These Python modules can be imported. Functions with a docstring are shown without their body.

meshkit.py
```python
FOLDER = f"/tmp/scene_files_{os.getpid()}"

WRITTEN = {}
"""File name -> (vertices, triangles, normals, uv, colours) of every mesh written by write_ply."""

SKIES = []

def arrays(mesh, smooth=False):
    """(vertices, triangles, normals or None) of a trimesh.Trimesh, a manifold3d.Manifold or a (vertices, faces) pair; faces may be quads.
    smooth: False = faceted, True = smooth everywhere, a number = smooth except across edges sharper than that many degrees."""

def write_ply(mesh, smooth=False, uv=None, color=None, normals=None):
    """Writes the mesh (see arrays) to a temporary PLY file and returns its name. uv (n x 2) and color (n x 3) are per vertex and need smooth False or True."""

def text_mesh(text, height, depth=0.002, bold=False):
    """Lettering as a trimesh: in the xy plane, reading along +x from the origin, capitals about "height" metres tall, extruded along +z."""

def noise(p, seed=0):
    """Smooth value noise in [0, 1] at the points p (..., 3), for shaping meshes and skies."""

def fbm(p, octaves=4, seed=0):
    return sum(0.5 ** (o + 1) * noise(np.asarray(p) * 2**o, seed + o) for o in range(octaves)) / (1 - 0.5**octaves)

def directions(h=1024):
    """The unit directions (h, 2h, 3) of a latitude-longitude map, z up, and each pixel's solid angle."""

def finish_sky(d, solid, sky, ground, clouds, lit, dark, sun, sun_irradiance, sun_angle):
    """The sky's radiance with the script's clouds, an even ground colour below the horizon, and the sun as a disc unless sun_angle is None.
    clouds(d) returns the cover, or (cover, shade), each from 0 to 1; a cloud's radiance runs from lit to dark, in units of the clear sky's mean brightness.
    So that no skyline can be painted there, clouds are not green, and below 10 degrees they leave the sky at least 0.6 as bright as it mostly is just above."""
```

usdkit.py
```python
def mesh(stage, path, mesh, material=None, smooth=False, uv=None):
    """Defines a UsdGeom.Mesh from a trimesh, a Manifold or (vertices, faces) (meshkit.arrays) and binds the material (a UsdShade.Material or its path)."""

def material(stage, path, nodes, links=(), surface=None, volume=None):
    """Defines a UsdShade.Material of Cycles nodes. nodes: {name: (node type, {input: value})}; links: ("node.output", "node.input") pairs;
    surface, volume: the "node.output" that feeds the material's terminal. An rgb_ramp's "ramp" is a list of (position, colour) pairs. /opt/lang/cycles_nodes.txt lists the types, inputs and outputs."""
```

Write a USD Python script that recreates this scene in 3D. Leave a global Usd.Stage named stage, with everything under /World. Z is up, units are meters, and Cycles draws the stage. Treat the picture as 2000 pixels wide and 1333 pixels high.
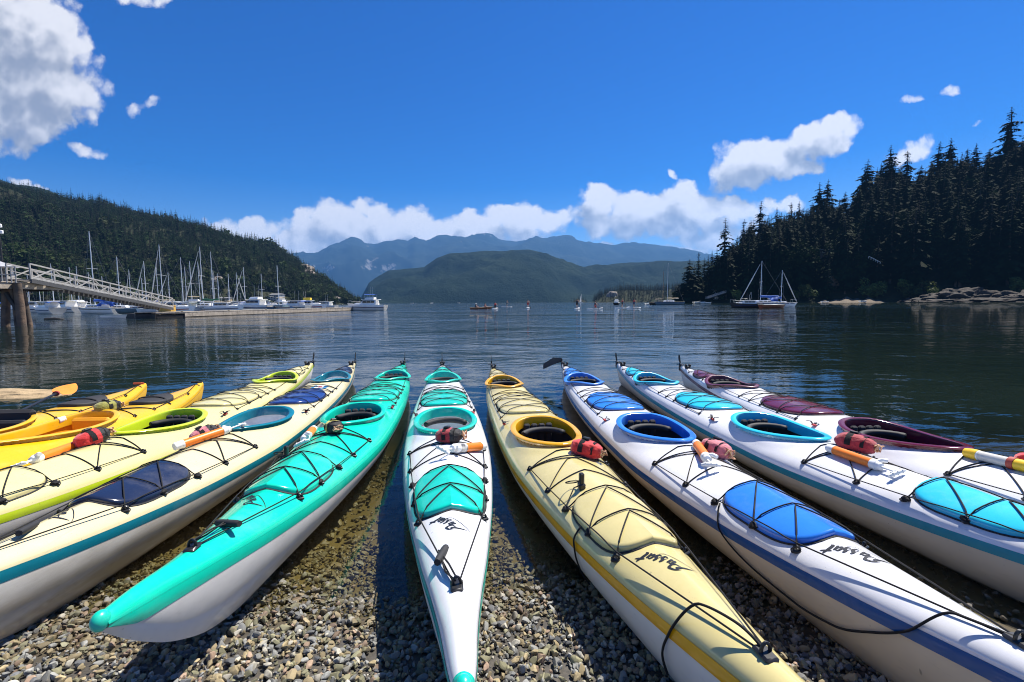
import math, random
import numpy as np
import trimesh
import usdkit, meshkit
from pxr import Usd, UsdGeom, UsdLux, UsdShade, Gf, Vt, Sdf

stage = Usd.Stage.CreateInMemory()
UsdGeom.SetStageUpAxis(stage, 'Z')
UsdGeom.Xform.Define(stage, '/World')
rng = np.random.default_rng(7)
random.seed(7)

# ------------------------------------------------------------------ camera
CAM_H, FPX, PITCH, ROLL = 1.345, 890.64, math.atan((666.5 - 590.42) / 890.64), 0.0076
c_f = np.array([0, math.cos(PITCH), -math.sin(PITCH)])
c_u0 = np.array([0, math.sin(PITCH), math.cos(PITCH)])
c_x0 = np.array([1.0, 0, 0])
c_r = c_x0 * math.cos(ROLL) - c_u0 * math.sin(ROLL)
c_u = c_u0 * math.cos(ROLL) + c_x0 * math.sin(ROLL)
EYE = np.array([0, 0, CAM_H])
cam = UsdGeom.Camera.Define(stage, '/World/camera')
m = np.eye(4)
m[:3, 0], m[:3, 1], m[:3, 2], m[:3, 3] = c_r, c_u, -c_f, EYE
cam.AddTransformOp().Set(Gf.Matrix4d(*m.T.ravel().tolist()))
cam.CreateHorizontalApertureAttr(36.0)
cam.CreateFocalLengthAttr(36.0 * FPX / 2000)
cam.CreateClippingRangeAttr(Gf.Vec2f(0.05, 40000))
cam.CreateFStopAttr(0.0)
EXPOSURE = 0.95
cam.CreateExposureAttr(EXPOSURE)

def ray(px, py):
    """World direction through a pixel of the 2000 x 1333 photograph, scaled to unit depth along +y."""
    d = c_f + c_r * (px - 1000) / FPX - c_u * (py - 666.5) / FPX
    return d / d[1]

def at(px, py, y):
    return EYE + ray(px, py) * y

def on_water(px, py, z=0.0):
    d = ray(px, py)
    return EYE + d * ((z - CAM_H) / d[2])

def gx(px, y):
    """x of image column px at ground distance y."""
    return (EYE + ray(px, 590) * y)[0]

def hz(px, py, y):
    """height of image point at ground distance y"""
    return (EYE + ray(px, py) * y)[2]

# ------------------------------------------------------------------ sky and sun
SUN_AZ, SUN_EL = math.radians(48), math.radians(60)
SUN_DIR = np.array([math.sin(SUN_AZ) * math.cos(SUN_EL), math.cos(SUN_AZ) * math.cos(SUN_EL), math.sin(SUN_EL)])
SKY_STRENGTH, SUN_INTENSITY = 0.0565, 1.25
CLOUD_LIT, CLOUD_DARK = 8.6, 3.5

class Graph:
    """Collects Cycles nodes and links."""
    def __init__(self):
        self.n, self.l, self.i = {}, [], 0
    def add(self, kind, outs='value', **inputs):
        self.i += 1
        name = f'{kind}{self.i}'
        vals = {}
        for k, v in inputs.items():
            if isinstance(v, str) and '.' in v and v.split('.')[0] in self.n:
                self.l.append((v, f'{name}.{k}'))
            else:
                vals[k] = v
        self.n[name] = (kind, vals)
        return f'{name}.{outs}'
    def math(self, op, a, b=0.0, c=0.0, clamp=False):
        kw = dict(math_type=op, value1=a, value2=b, value3=c)
        if clamp:
            kw['use_clamp'] = True
        return self.add('math', **kw)
    def make(self, path, surface=None, volume=None):
        return usdkit.material(stage, path, self.n, self.l, surface=surface, volume=volume)

def make_sky():
    g = Graph()
    sky = g.add('sky_texture', 'color', sky_type='single_scattering', sun_disc=False, sun_elevation=SUN_EL, sun_rotation=SUN_AZ,
                altitude=0.0, air_density=1.0, aerosol_density=0.12, ozone_density=2.4)
    sky = g.add('hsv', 'color', hue=0.521, saturation=1.66, value=1.0, fac=1.0, color=sky)
    pos = g.add('geometry', 'position')
    sp = g.add('separate_xyz', 'x', vector=pos)
    base = sp.split('.')[0]
    X, Y, Zc = base + '.x', base + '.y', base + '.z'
    yy = g.math('maximum', Y, 0.02)
    U = g.math('divide', X, yy)
    V = g.math('divide', Zc, yy)
    # cumulus in front: (px, py, half width, half height, tilt, weight) in photograph pixels, turned into directions
    blobs = [(40, 90, 140, 125, 0, 1.4), (85, 170, 130, 95, 0, 1.4), (20, 215, 130, 80, 0, 1.3), (-120, 60, 230, 220, 0, 1.3),
             (245, 3, 58, 30, -8, .36), (320, 4, 55, 24, 0, .34), (275, 197, 60, 22, 32, .18), (150, 296, 84, 20, -14, .34),
             (45, 362, 60, 15, -18, .55),
             (430, 452, 60, 26, 0, .8), (500, 452, 60, 32, 0, 1.), (600, 452, 55, 42, 0, 1.), (690, 452, 120, 56, 0, 1.3), (735, 415, 48, 30, 0, .9),
             (815, 425, 42, 42, 0, 1.0), (800, 455, 110, 42, 0, 1.2), (930, 450, 110, 38, 0, 1.1), (1010, 432, 75, 33, 0, 1.), (1075, 438, 40, 32, 0, .9), (620, 482, 150, 34, 0, 1.1), (880, 470, 260, 30, 0, 1.0), (560, 470, 90, 30, 0, 1.0),
             (1170, 400, 58, 34, 0, 1.1), (1235, 402, 80, 32, 0, 1.1), (1345, 388, 75, 38, 0, 1.15), (1400, 405, 80, 26, 0, 1.), (1300, 410, 190, 34, 0, 1.), (1270, 430, 210, 42, 0, .95), (1400, 450, 110, 48, 0, .85), (1180, 442, 100, 30, 0, .8),
             (1150, 443, 80, 20, 0, .6), (1330, 445, 140, 26, 0, .55), (1400, 470, 110, 22, 0, .55), (1175, 484, 32, 11, 0, .9), (1340, 492, 80, 14, 0, .7), (1240, 455, 160, 14, 0, .45),
             (1500, 312, 125, 50, 14, 1.25), (1600, 272, 85, 46, 20, 1.2), (1445, 340, 70, 30, 10, .9), (1540, 335, 110, 28, 8, .8),
             (1790, 184, 48, 16, 3, .34), (1873, 160, 40, 23, 16, .42), (1785, 292, 50, 28, 8, .9), (1910, 240, 20, 10, 0, .45), (1520, 402, 55, 14, 0, .8), (1310, 345, 20, 12, -30, .35)]
    def uv(px, py):
        d = ray(px, py)
        return d[0], d[2]
    def field(du, dv):
        Uo, Vo = g.math('add', U, du), g.math('add', V, dv)
        # turbulence pushes the outlines about before they are measured
        p = g.add('combine_xyz', 'vector', x=Uo, y=Vo, z=0.37)
        w = g.add('noise_texture', 'color', vector=p, scale=8.0, detail=9.0, roughness=0.6)
        ws = g.add('separate_xyz', 'x', vector=w).split('.')[0]
        Uw = g.math('multiply_add', g.math('subtract', ws + '.x', 0.5), 0.115, Uo)
        Vw = g.math('multiply_add', g.math('subtract', ws + '.y', 0.5), 0.10, Vo)
        best = None
        for px, py, a, b, tilt, wt in blobs:
            u0, v0 = uv(px, py)
            u1, _ = uv(px + a, py)
            _, v1 = uv(px, py - b)
            ea, eb = (u1 - u0), (v1 - v0)
            t = math.radians(tilt)
            du_, dv_ = g.math('subtract', Uw, u0), g.math('subtract', Vw, v0)
            A = g.math('multiply_add', du_, math.cos(t) / ea, g.math('multiply', dv_, math.sin(t) / ea))
            B = g.math('multiply_add', dv_, math.cos(t) / eb, g.math('multiply', du_, -math.sin(t) / eb))
            # flat bases: the lower half falls off faster
            r2 = g.math('multiply_add', A, A, g.math('multiply', B, B))
            d = g.math('subtract', wt, g.math('multiply', r2, max(wt, .85)))
            best = d if best is None else g.math('maximum', best, d)
        # fair-weather clouds over the rest of the sky, behind and beside the view
        zz = g.math('maximum', g.math('add', Zc, 0.06), 0.02)
        q = g.add('combine_xyz', 'vector', x=g.math('divide', X, zz), y=g.math('divide', Y, zz), z=g.math('multiply', dv, 6.0))
        bn = g.add('noise_texture', 'fac', vector=q, scale=0.9, detail=6.0, roughness=0.55)
        beh = g.math('multiply', g.math('subtract', bn, 0.60), 4.0)
        away = g.add('map_range', 'result', value=Y, from_min=0.25, from_max=-0.05, to_min=0.0, to_max=1.0, clamp=True)
        beh = g.math('subtract', beh, g.math('multiply', g.math('subtract', 1.0, away), 4.0))
        front = g.add('map_range', 'result', value=Y, from_min=0.05, from_max=0.15, to_min=0.0, to_max=1.0, clamp=True)
        best = g.math('subtract', best, g.math('multiply', g.math('subtract', 1.0, front), 4.0))
        best = g.math('maximum', best, beh)
        fine = g.add('noise_texture', 'fac', vector=p, scale=15.0, detail=10.0, roughness=0.68)
        # rounded billows of two sizes
        pv = g.add('combine_xyz', 'vector', x=g.math('multiply_add', g.math('subtract', Uw, Uo), .55, Uo), y=g.math('multiply_add', g.math('subtract', Vw, Vo), .55, Vo), z=0.2)
        v1 = g.add('voronoi_texture', 'distance', dimensions='2D', feature='smooth_f1', smoothness=.35, vector=pv, scale=19.0, randomness=1.0)
        v2 = g.add('voronoi_texture', 'distance', dimensions='2D', feature='smooth_f1', smoothness=.3, vector=pv, scale=46.0, randomness=1.0)
        bil = g.math('multiply_add', g.math('subtract', .42, v1), .95, g.math('multiply', g.math('subtract', .42, v2), .38))
        return g.math('add', g.math('multiply_add', g.math('subtract', fine, 0.5), 1.25, g.math('add', best, .07)), bil)
    d0 = field(0.0, 0.0)
    d1 = field(0.022, 0.045)
    cover = g.add('map_range', 'result', range_type='smoothstep', value=d0, from_min=-0.02, from_max=0.66, to_min=0.0, to_max=0.98, clamp=True)
    # lit where it thins out towards the sun, grey where more cloud stands in the light's way
    shade = g.add('map_range', 'result', range_type='smoothstep', value=g.math('multiply_add', d0, 0.30, g.math('multiply', g.math('subtract', d1, d0), 0.85)), from_min=-0.50, from_max=0.85, to_min=0.0, to_max=1.0, clamp=True)
    cc = g.add('mix_color', 'result', fac=shade, a=(CLOUD_LIT, CLOUD_LIT * 0.985, CLOUD_LIT * 1.0), b=(CLOUD_DARK * 0.9, CLOUD_DARK * 0.97, CLOUD_DARK * 1.13), use_clamp=False)
    up = g.add('map_range', 'result', value=Zc, from_min=-0.01, from_max=0.01, to_min=0.0, to_max=1.0, clamp=True)
    col = g.add('mix_color', 'result', fac=g.math('multiply', cover, up), a=sky, b=cc, use_clamp=False)
    bg = g.add('background_shader', 'background', color=col, strength=SKY_STRENGTH)
    return g.make('/World/Looks/sky', surface=bg)

dome = UsdLux.DomeLight.Define(stage, '/World/sky')
UsdShade.MaterialBindingAPI.Apply(dome.GetPrim()).Bind(make_sky())
dome.GetPrim().SetCustomDataByKey('kind', 'structure')
sun = UsdLux.DistantLight.Define(stage, '/World/sun')
sun.CreateNormalizeAttr(True)
sun.CreateIntensityAttr(SUN_INTENSITY)
sun.CreateAngleAttr(0.53)
sun.CreateColorAttr(Gf.Vec3f(1.0, 0.95, 0.87))
zax = SUN_DIR
xax = np.cross([0, 0, 1.0], zax); xax /= np.linalg.norm(xax)
yax = np.cross(zax, xax)
m = np.eye(4); m[:3, 0], m[:3, 1], m[:3, 2] = xax, yax, zax
sun.AddTransformOp().Set(Gf.Matrix4d(*m.T.ravel().tolist()))

# ------------------------------------------------------------------ helpers
MATS = {}
def mat(name, color, rough=0.5, vary=0.0, vscale=4.0, bump=0.0, bscale=40.0, space='object', spec=0.5, coat=0.0, metal=0.0, color2=None, transl=0.0, rnd=0.0, sheen=0.0):
    """A principled material with mottled colour, fine relief and, for repeats, a different tone for each."""
    if name in MATS:
        return MATS[name]
    g = Graph()
    src = g.add('texture_coordinate', 'object') if space == 'object' else g.add('geometry', 'position')
    col = tuple(color)
    if vary or color2 is not None:
        c2 = color2 if color2 is not None else tuple(max(0.0, c * (1 - vary)) for c in color)
        n = g.add('noise_texture', 'fac', vector=src, scale=vscale, detail=5.0, roughness=0.6)
        f = g.add('map_range', 'result', value=n, from_min=0.35, from_max=0.65, to_min=0.0, to_max=1.0, clamp=True)
        col = g.add('mix_color', 'result', fac=f, a=tuple(color), b=tuple(c2))
    if rnd:
        r = g.add('object_info', 'random')
        col = g.add('hsv', 'color', hue=g.add('map_range', 'result', value=r, from_min=0.0, from_max=1.0, to_min=0.5 - 0.02, to_max=0.5 + 0.02),
                    saturation=1.0, value=g.add('map_range', 'result', value=r, from_min=0.0, from_max=1.0, to_min=1 - rnd, to_max=1 + rnd), fac=1.0, color=col)
    kw = dict(base_color=col, roughness=rough, specular_ior_level=spec, metallic=metal)
    if coat:
        kw.update(coat_weight=coat, coat_roughness=0.06)
    if sheen:
        kw.update(sheen_weight=sheen)
    if bump:
        bn = g.add('noise_texture', 'fac', vector=src, scale=bscale, detail=4.0, roughness=0.6)
        kw['normal'] = g.add('bump', 'normal', height=bn, strength=1.0, distance=bump)
    out = g.add('principled_bsdf', 'BSDF', **kw)
    if transl:
        t = g.add('translucent_bsdf', 'BSDF', color=col)
        out = g.add('mix_closure', 'closure', fac=transl, closure1=out, closure2=t)
    MATS[name] = g.make('/World/Looks/' + name, surface=out)
    return MATS[name]

USED = {}
def unique(parent, name):
    k = parent + '/' + name
    n = USED.get(k, 0)
    USED[k] = n + 1
    return k if n == 0 else f'{k}_{n:03d}'

def data(prim, label=None, cat=None, group=None, kind=None):
    for k, v in (('label', label), ('category', cat), ('group', group), ('kind', kind)):
        if v:
            prim.SetCustomDataByKey(k, v)
    return prim

def thing(name, label=None, cat=None, group=None, kind=None, loc=(0, 0, 0), rz=0.0, M=None):
    p = unique('/World', name)
    x = UsdGeom.Xform.Define(stage, p)
    if M is not None:
        x.AddTransformOp().Set(Gf.Matrix4d(*np.asarray(M, float).T.ravel().tolist()))
    else:
        x.AddTranslateOp().Set(Gf.Vec3d(*map(float, loc)))
        if rz:
            x.AddRotateZOp().Set(math.degrees(rz))
    data(x.GetPrim(), label, cat, group, kind)
    return p

def obj(name, mesh, material, parent='/World', smooth=False, label=None, cat=None, group=None, kind=None):
    p = unique(parent, name)
    if isinstance(mesh, (list,)):
        mesh = join(mesh)
    v, f, _ = meshkit.arrays(mesh)
    u, inv = np.unique(f, return_inverse=True)
    if len(u) < len(v):
        mesh = (v[u], inv.reshape(f.shape))
    me = usdkit.mesh(stage, p, mesh, material, smooth=smooth)
    data(me.GetPrim(), label, cat, group, kind)
    return p

def join(ms):
    vs, fs, n = [], [], 0
    for m_ in ms:
        v, f, _ = meshkit.arrays(m_)
        vs.append(v); fs.append(f + n); n += len(v)
    return (np.vstack(vs), np.vstack(fs))

def xf(m_, M):
    v, f, _ = meshkit.arrays(m_)
    M = np.asarray(M, float)
    return (v @ M[:3, :3].T + M[:3, 3], f)

def box(x0, y0, z0, x1, y1, z1):
    v = np.array([[x, y, z] for x in (x0, x1) for y in (y0, y1) for z in (z0, z1)], float)
    f = np.array([[0, 1, 3, 2], [4, 6, 7, 5], [0, 4, 5, 1], [2, 3, 7, 6], [0, 2, 6, 4], [1, 5, 7, 3]])
    return (v, np.vstack([f[:, [0, 1, 2]], f[:, [0, 2, 3]]]))

def rbox(x0, y0, z0, x1, y1, z1, c=0.01):
    """A box with chamfered edges."""
    c = min(c, (x1 - x0) * .45, (y1 - y0) * .45, (z1 - z0) * .45)
    pts = []
    for sx, X in ((1, x0), (-1, x1)):
        for sy, Y in ((1, y0), (-1, y1)):
            for sz, Z in ((1, z0), (-1, z1)):
                pts += [(X + sx * c, Y + sy * c, Z), (X + sx * c, Y, Z + sz * c), (X, Y + sy * c, Z + sz * c)]
    h = trimesh.convex.convex_hull(np.array(pts))
    return (np.array(h.vertices), np.array(h.faces))

def tube(pts, r, sides=6, cap=True):
    p = np.asarray(pts, float)
    n = len(p)
    r = np.broadcast_to(np.asarray(r, float), (n,))
    t = np.gradient(p, axis=0)
    t /= np.linalg.norm(t, axis=1, keepdims=True) + 1e-12
    a = np.empty_like(p)
    ref = np.array([0, 0, 1.0]) if abs(t[0, 2]) < .9 else np.array([1.0, 0, 0])
    for i in range(n):
        u = ref - t[i] * (ref @ t[i])
        L_ = np.linalg.norm(u)
        if L_ < 1e-6:
            ref = np.array([0, 1.0, 0]); u = ref - t[i] * (ref @ t[i]); L_ = np.linalg.norm(u)
        a[i] = u / L_; ref = a[i]
    b = np.cross(t, a)
    ang = np.arange(sides) * 2 * np.pi / sides
    v = (p[:, None] + r[:, None, None] * (np.cos(ang)[None, :, None] * a[:, None] + np.sin(ang)[None, :, None] * b[:, None])).reshape(-1, 3)
    i, j = np.meshgrid(np.arange(n - 1), np.arange(sides), indexing='ij')
    q = np.stack([i * sides + j, i * sides + (j + 1) % sides, (i + 1) * sides + (j + 1) % sides, (i + 1) * sides + j], -1).reshape(-1, 4)
    f = np.vstack([q[:, [0, 1, 2]], q[:, [0, 2, 3]]])
    if cap:
        v = np.vstack([v, p[:1], p[-1:]])
        k = np.arange(sides); c0, c1 = n * sides, n * sides + 1
        f = np.vstack([f, np.stack([np.full(sides, c0), (k + 1) % sides, k], 1), np.stack([np.full(sides, c1), (n - 1) * sides + k, (n - 1) * sides + (k + 1) % sides], 1)])
    return (v, f)

def bar(a, b, r, sides=6):
    return tube([a, b], r, sides)

def beam(a, b, w, h):
    """rectangular bar from a to b, w wide and h high"""
    a, b = np.asarray(a, float), np.asarray(b, float)
    t = b - a; t /= np.linalg.norm(t)
    s = np.cross(t, [0, 0, 1.0])
    if np.linalg.norm(s) < 1e-3: s = np.array([1.0, 0, 0])
    s /= np.linalg.norm(s); u = np.cross(s, t)
    v = [p + s * i * w / 2 + u * j * h / 2 for p in (a, b) for i, j in ((-1, -1), (1, -1), (1, 1), (-1, 1))]
    f = [[0, 1, 2, 3], [7, 6, 5, 4], [0, 4, 5, 1], [1, 5, 6, 2], [2, 6, 7, 3], [3, 7, 4, 0]]
    return (np.array(v), np.array([[q[0], q[2], q[1]] for q in f] + [[q[0], q[3], q[2]] for q in f]))

def grid_mesh(P, flip=False, keep=None):
    """P (n, m, 3) -> (v, f)"""
    n, m_ = P.shape[:2]
    i, j = np.meshgrid(np.arange(n - 1), np.arange(m_ - 1), indexing='ij')
    q = np.stack([i * m_ + j, i * m_ + j + 1, (i + 1) * m_ + j + 1, (i + 1) * m_ + j], -1)
    q = q.reshape(-1, 4)
    if keep is not None: q = q[keep]
    if flip: q = q[:, ::-1]
    return (P.reshape(-1, 3), np.vstack([q[:, [0, 1, 2]], q[:, [0, 2, 3]]]))

def instancer(path, protos, idx, pos, rot_z, scale, tilt=None, quats=None):
    """PointInstancer with prototypes stored under it."""
    pi = UsdGeom.PointInstancer.Define(stage, path)
    pi.CreatePrototypesRel().SetTargets([Sdf.Path(p) for p in protos])
    pi.CreateProtoIndicesAttr(Vt.IntArray.FromNumpy(np.asarray(idx, np.int32)))
    pi.CreatePositionsAttr(Vt.Vec3fArray.FromNumpy(np.asarray(pos, np.float32)))
    if quats is None:
        h = np.asarray(rot_z) / 2
        quats = np.stack([np.cos(h), np.zeros_like(h), np.zeros_like(h), np.sin(h)], 1)
    pi.CreateOrientationsAttr(Vt.QuathArray([Gf.Quath(float(a), float(b), float(c), float(d)) for a, b, c, d in quats]))
    s = np.asarray(scale, np.float32)
    if s.ndim == 1: s = np.repeat(s[:, None], 3, 1)
    pi.CreateScalesAttr(Vt.Vec3fArray.FromNumpy(s))
    return pi
# ------------------------------------------------------------------ terrain
def interp_px(tab, px):
    t = np.array(tab, float)
    return np.interp(px, t[:, 0], t[:, 1])

def forest_ground(name, c1, c2, rock, scale):
    return mat(name, c1, 0.95, color2=c2, vscale=scale, space='world', spec=0.1, bump=3.0, bscale=scale * 4)

def far_mat(name, c1, c2, scale, rock_at=0.7, rock=(0.28, 0.27, 0.26), bumpd=14.0):
    """Tree-covered mountain seen from kilometres away: canopy mottling, bare rock where the noise and the slope allow it."""
    g = Graph()
    p = g.add('geometry', 'position')
    big = g.add('noise_texture', 'fac', vector=p, scale=scale, detail=6.0, roughness=0.6)
    f = g.add('map_range', 'result', value=big, from_min=0.36, from_max=0.64, to_min=0.0, to_max=1.0, clamp=True)
    col = g.add('mix_color', 'result', fac=f, a=c1, b=c2)
    nz = g.add('separate_xyz', 'z', vector=g.add('geometry', 'true_normal'))
    steep = g.add('map_range', 'result', value=nz, from_min=0.72, from_max=0.5, to_min=0.0, to_max=0.12, clamp=True)
    rn = g.add('noise_texture', 'fac', vector=p, scale=scale * 2.3, detail=7.0, roughness=0.7)
    rf = g.add('map_range', 'result', value=g.math('add', rn, steep), from_min=rock_at, from_max=rock_at + 0.06, to_min=0.0, to_max=0.8, clamp=True)
    col = g.add('mix_color', 'result', fac=rf, a=col, b=rock)
    tn = g.add('noise_texture', 'fac', vector=p, scale=0.06, detail=4.0, roughness=0.75)
    nrm = g.add('bump', 'normal', height=tn, strength=1.0, distance=bumpd)
    out = g.add('principled_bsdf', 'BSDF', base_color=col, roughness=1.0, specular_ior_level=0.05, normal=nrm)
    return g.make('/World/Looks/' + name, surface=out)

def ridge_hill(name, px0, px1, crest, base_d, crest_d, back, material, nx=160, ny=44, amp=12.0, nscale=0.006, seed=1, sky_h=0.0, shape=0.9, smooth=True, ridged=0.0):
    """A hill whose skyline meets the given crest table (px, py) at distance crest_d(px); its foot stands in the water at base_d(px)."""
    P = np.zeros((ny, nx, 3))
    for i, px in enumerate(np.linspace(px0, px1, nx)):
        cd, bd = crest_d(px), base_d(px)
        H = max(hz(px, interp_px(crest, px), cd) - sky_h, 0.5)
        for j in range(ny):
            t = j / (ny - 1) * 1.35
            if t <= 1:
                y = bd + (cd - bd) * t
                z = -1.0 + (H + 1.0) * math.sin(t * math.pi / 2) ** shape
            else:
                y = cd + back * (t - 1) / .35
                z = H * (1 - ((t - 1) / .35) ** 2 * 0.75)
            P[j, i] = (gx(px, y), y, z)
    q = P.reshape(-1, 3) * nscale
    n = meshkit.fbm(np.c_[q[:, 0], q[:, 1], np.zeros(len(q))], 6, seed).reshape(ny, nx) - .5
    if ridged:
        n = n * (1 - ridged) + ridged * (.5 - np.abs(n) * 3.0)
    env = np.clip(P[:, :, 2] / 30, 0, 1)
    j = np.arange(ny)[:, None] / (ny - 1) * 1.35
    env = env * np.clip(np.abs(j - 1) * 3.0, 0.12, 1)
    P[:, :, 2] += n * amp * 2 * env
    obj(name, grid_mesh(P, True), material, smooth=smooth, kind='structure')
    return P

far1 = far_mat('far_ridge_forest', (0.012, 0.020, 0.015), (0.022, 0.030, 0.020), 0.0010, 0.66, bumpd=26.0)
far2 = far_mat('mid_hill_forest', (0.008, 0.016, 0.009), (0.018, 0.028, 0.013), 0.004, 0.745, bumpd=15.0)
ridge_hill('distant_mountains', 380, 1700, [(380, 520), (500, 505), (560, 512), (622, 505), (650, 492), (668, 490), (692, 481), (715, 486), (735, 488), (757, 479), (780, 481), (800, 487), (812, 481), (835, 489), (860, 478), (905, 478), (955, 473), (1010, 479), (1060, 480), (1110, 478), (1160, 494), (1200, 493), (1245, 492), (1300, 499), (1345, 505), (1420, 520), (1500, 540), (1700, 560)],
           lambda p: 7000, lambda p: 10800, 2400, far1, nx=300, ny=80, amp=330, nscale=0.0007, seed=3, shape=0.85, ridged=.6)
ridge_hill('far_hill', 700, 1560, [(700, 592), (722, 556), (760, 533), (800, 528), (830, 527), (850, 515), (880, 504), (920, 502), (960, 497), (1000, 493), (1035, 493), (1065, 500), (1100, 513), (1140, 528), (1180, 524), (1240, 519), (1300, 514), (1345, 513), (1400, 520), (1480, 530), (1560, 560)],
           lambda p: 2100, lambda p: 3200, 700, far2, nx=240, ny=70, amp=60, nscale=0.0028, seed=5, shape=0.9, ridged=.5)
ridge_hill('hazy_hill', -500, 260, [(-500, 250), (-200, 300), (-60, 325), (0, 345), (40, 360), (85, 371), (120, 384), (160, 410), (260, 470)],
           lambda p: 1300, lambda p: 2000, 500, far2, nx=90, ny=40, amp=40, nscale=0.004, seed=9)
hill_ground = forest_ground('hill_ground', (0.018, 0.024, 0.012), (0.032, 0.034, 0.018), None, 0.03)
CREST_L = [(-420, 330), (-200, 352), (0, 372), (80, 388), (150, 405), (230, 415), (300, 428), (380, 440), (430, 452), (500, 472), (545, 486), (575, 500), (600, 515), (640, 535), (675, 560), (700, 582), (712, 591)]
LEFT_TREE = 18.0
def lh_base(px): return np.interp(px, [-420, 0, 400, 600, 712], [240, 300, 420, 520, 640])
def lh_crest(px): return np.interp(px, [-420, 0, 400, 600, 712], [800, 850, 880, 820, 680])
HL = ridge_hill('left_hill', -420, 712, CREST_L, lh_base, lh_crest, 250, hill_ground, nx=150, ny=60, amp=16, nscale=0.012, seed=11, sky_h=LEFT_TREE * 0.82)
# small wooded headland and islet in the middle distance
HM = ridge_hill('small_headland', 1150, 1480, [(1150, 590), (1168, 570), (1185, 562), (1215, 556), (1260, 557), (1300, 556), (1345, 550), (1400, 545), (1480, 540)],
                lambda p: 640, lambda p: 760, 120, hill_ground, nx=60, ny=24, amp=5, nscale=0.03, seed=13, sky_h=9)
HI = ridge_hill('islet', 1116, 1148, [(1116, 589), (1122, 582), (1130, 579), (1140, 581), (1148, 589)], lambda p: 900, lambda p: 930, 30, hill_ground, nx=16, ny=10, amp=1, seed=14, sky_h=5)
# right-hand headland close by
CREST_R = [(1318, 586), (1345, 560), (1400, 535), (1450, 505), (1500, 490), (1560, 470), (1620, 450), (1680, 425), (1740, 400), (1800, 380), (1860, 362), (1940, 325), (2000, 320), (2300, 270), (2700, 230)]
def rh_base(px): return np.interp(px, [1318, 1340, 1500, 1700, 1800, 2000, 2700], [232, 228, 216, 200, 190, 170, 110])
def rh_crest(px): return np.interp(px, [1318, 1400, 1600, 2000, 2700], [260, 290, 300, 285, 220])
HR = ridge_hill('right_headland', 1318, 2700, CREST_R, rh_base, rh_crest, 80, hill_ground, nx=130, ny=40, amp=4, nscale=0.05, seed=17, shape=1.15)

def sample_hill(P, n, r, tmax=1.0, jmin=0.03):
    ny, nx = P.shape[:2]
    j = np.sqrt(r.random(n)) * 0 + r.random(n)
    fj = (jmin + (tmax - jmin) * j) * (ny - 1) / 1.35
    fi = r.random(n) * (nx - 1.001)
    a, b = fj.astype(int), fi.astype(int)
    u, v = (fj - a)[:, None], (fi - b)[:, None]
    return (P[a, b] * (1 - u) * (1 - v) + P[a + 1, b] * u * (1 - v) + P[a, b + 1] * (1 - u) * v + P[a + 1, b + 1] * u * v), b / nx

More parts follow.
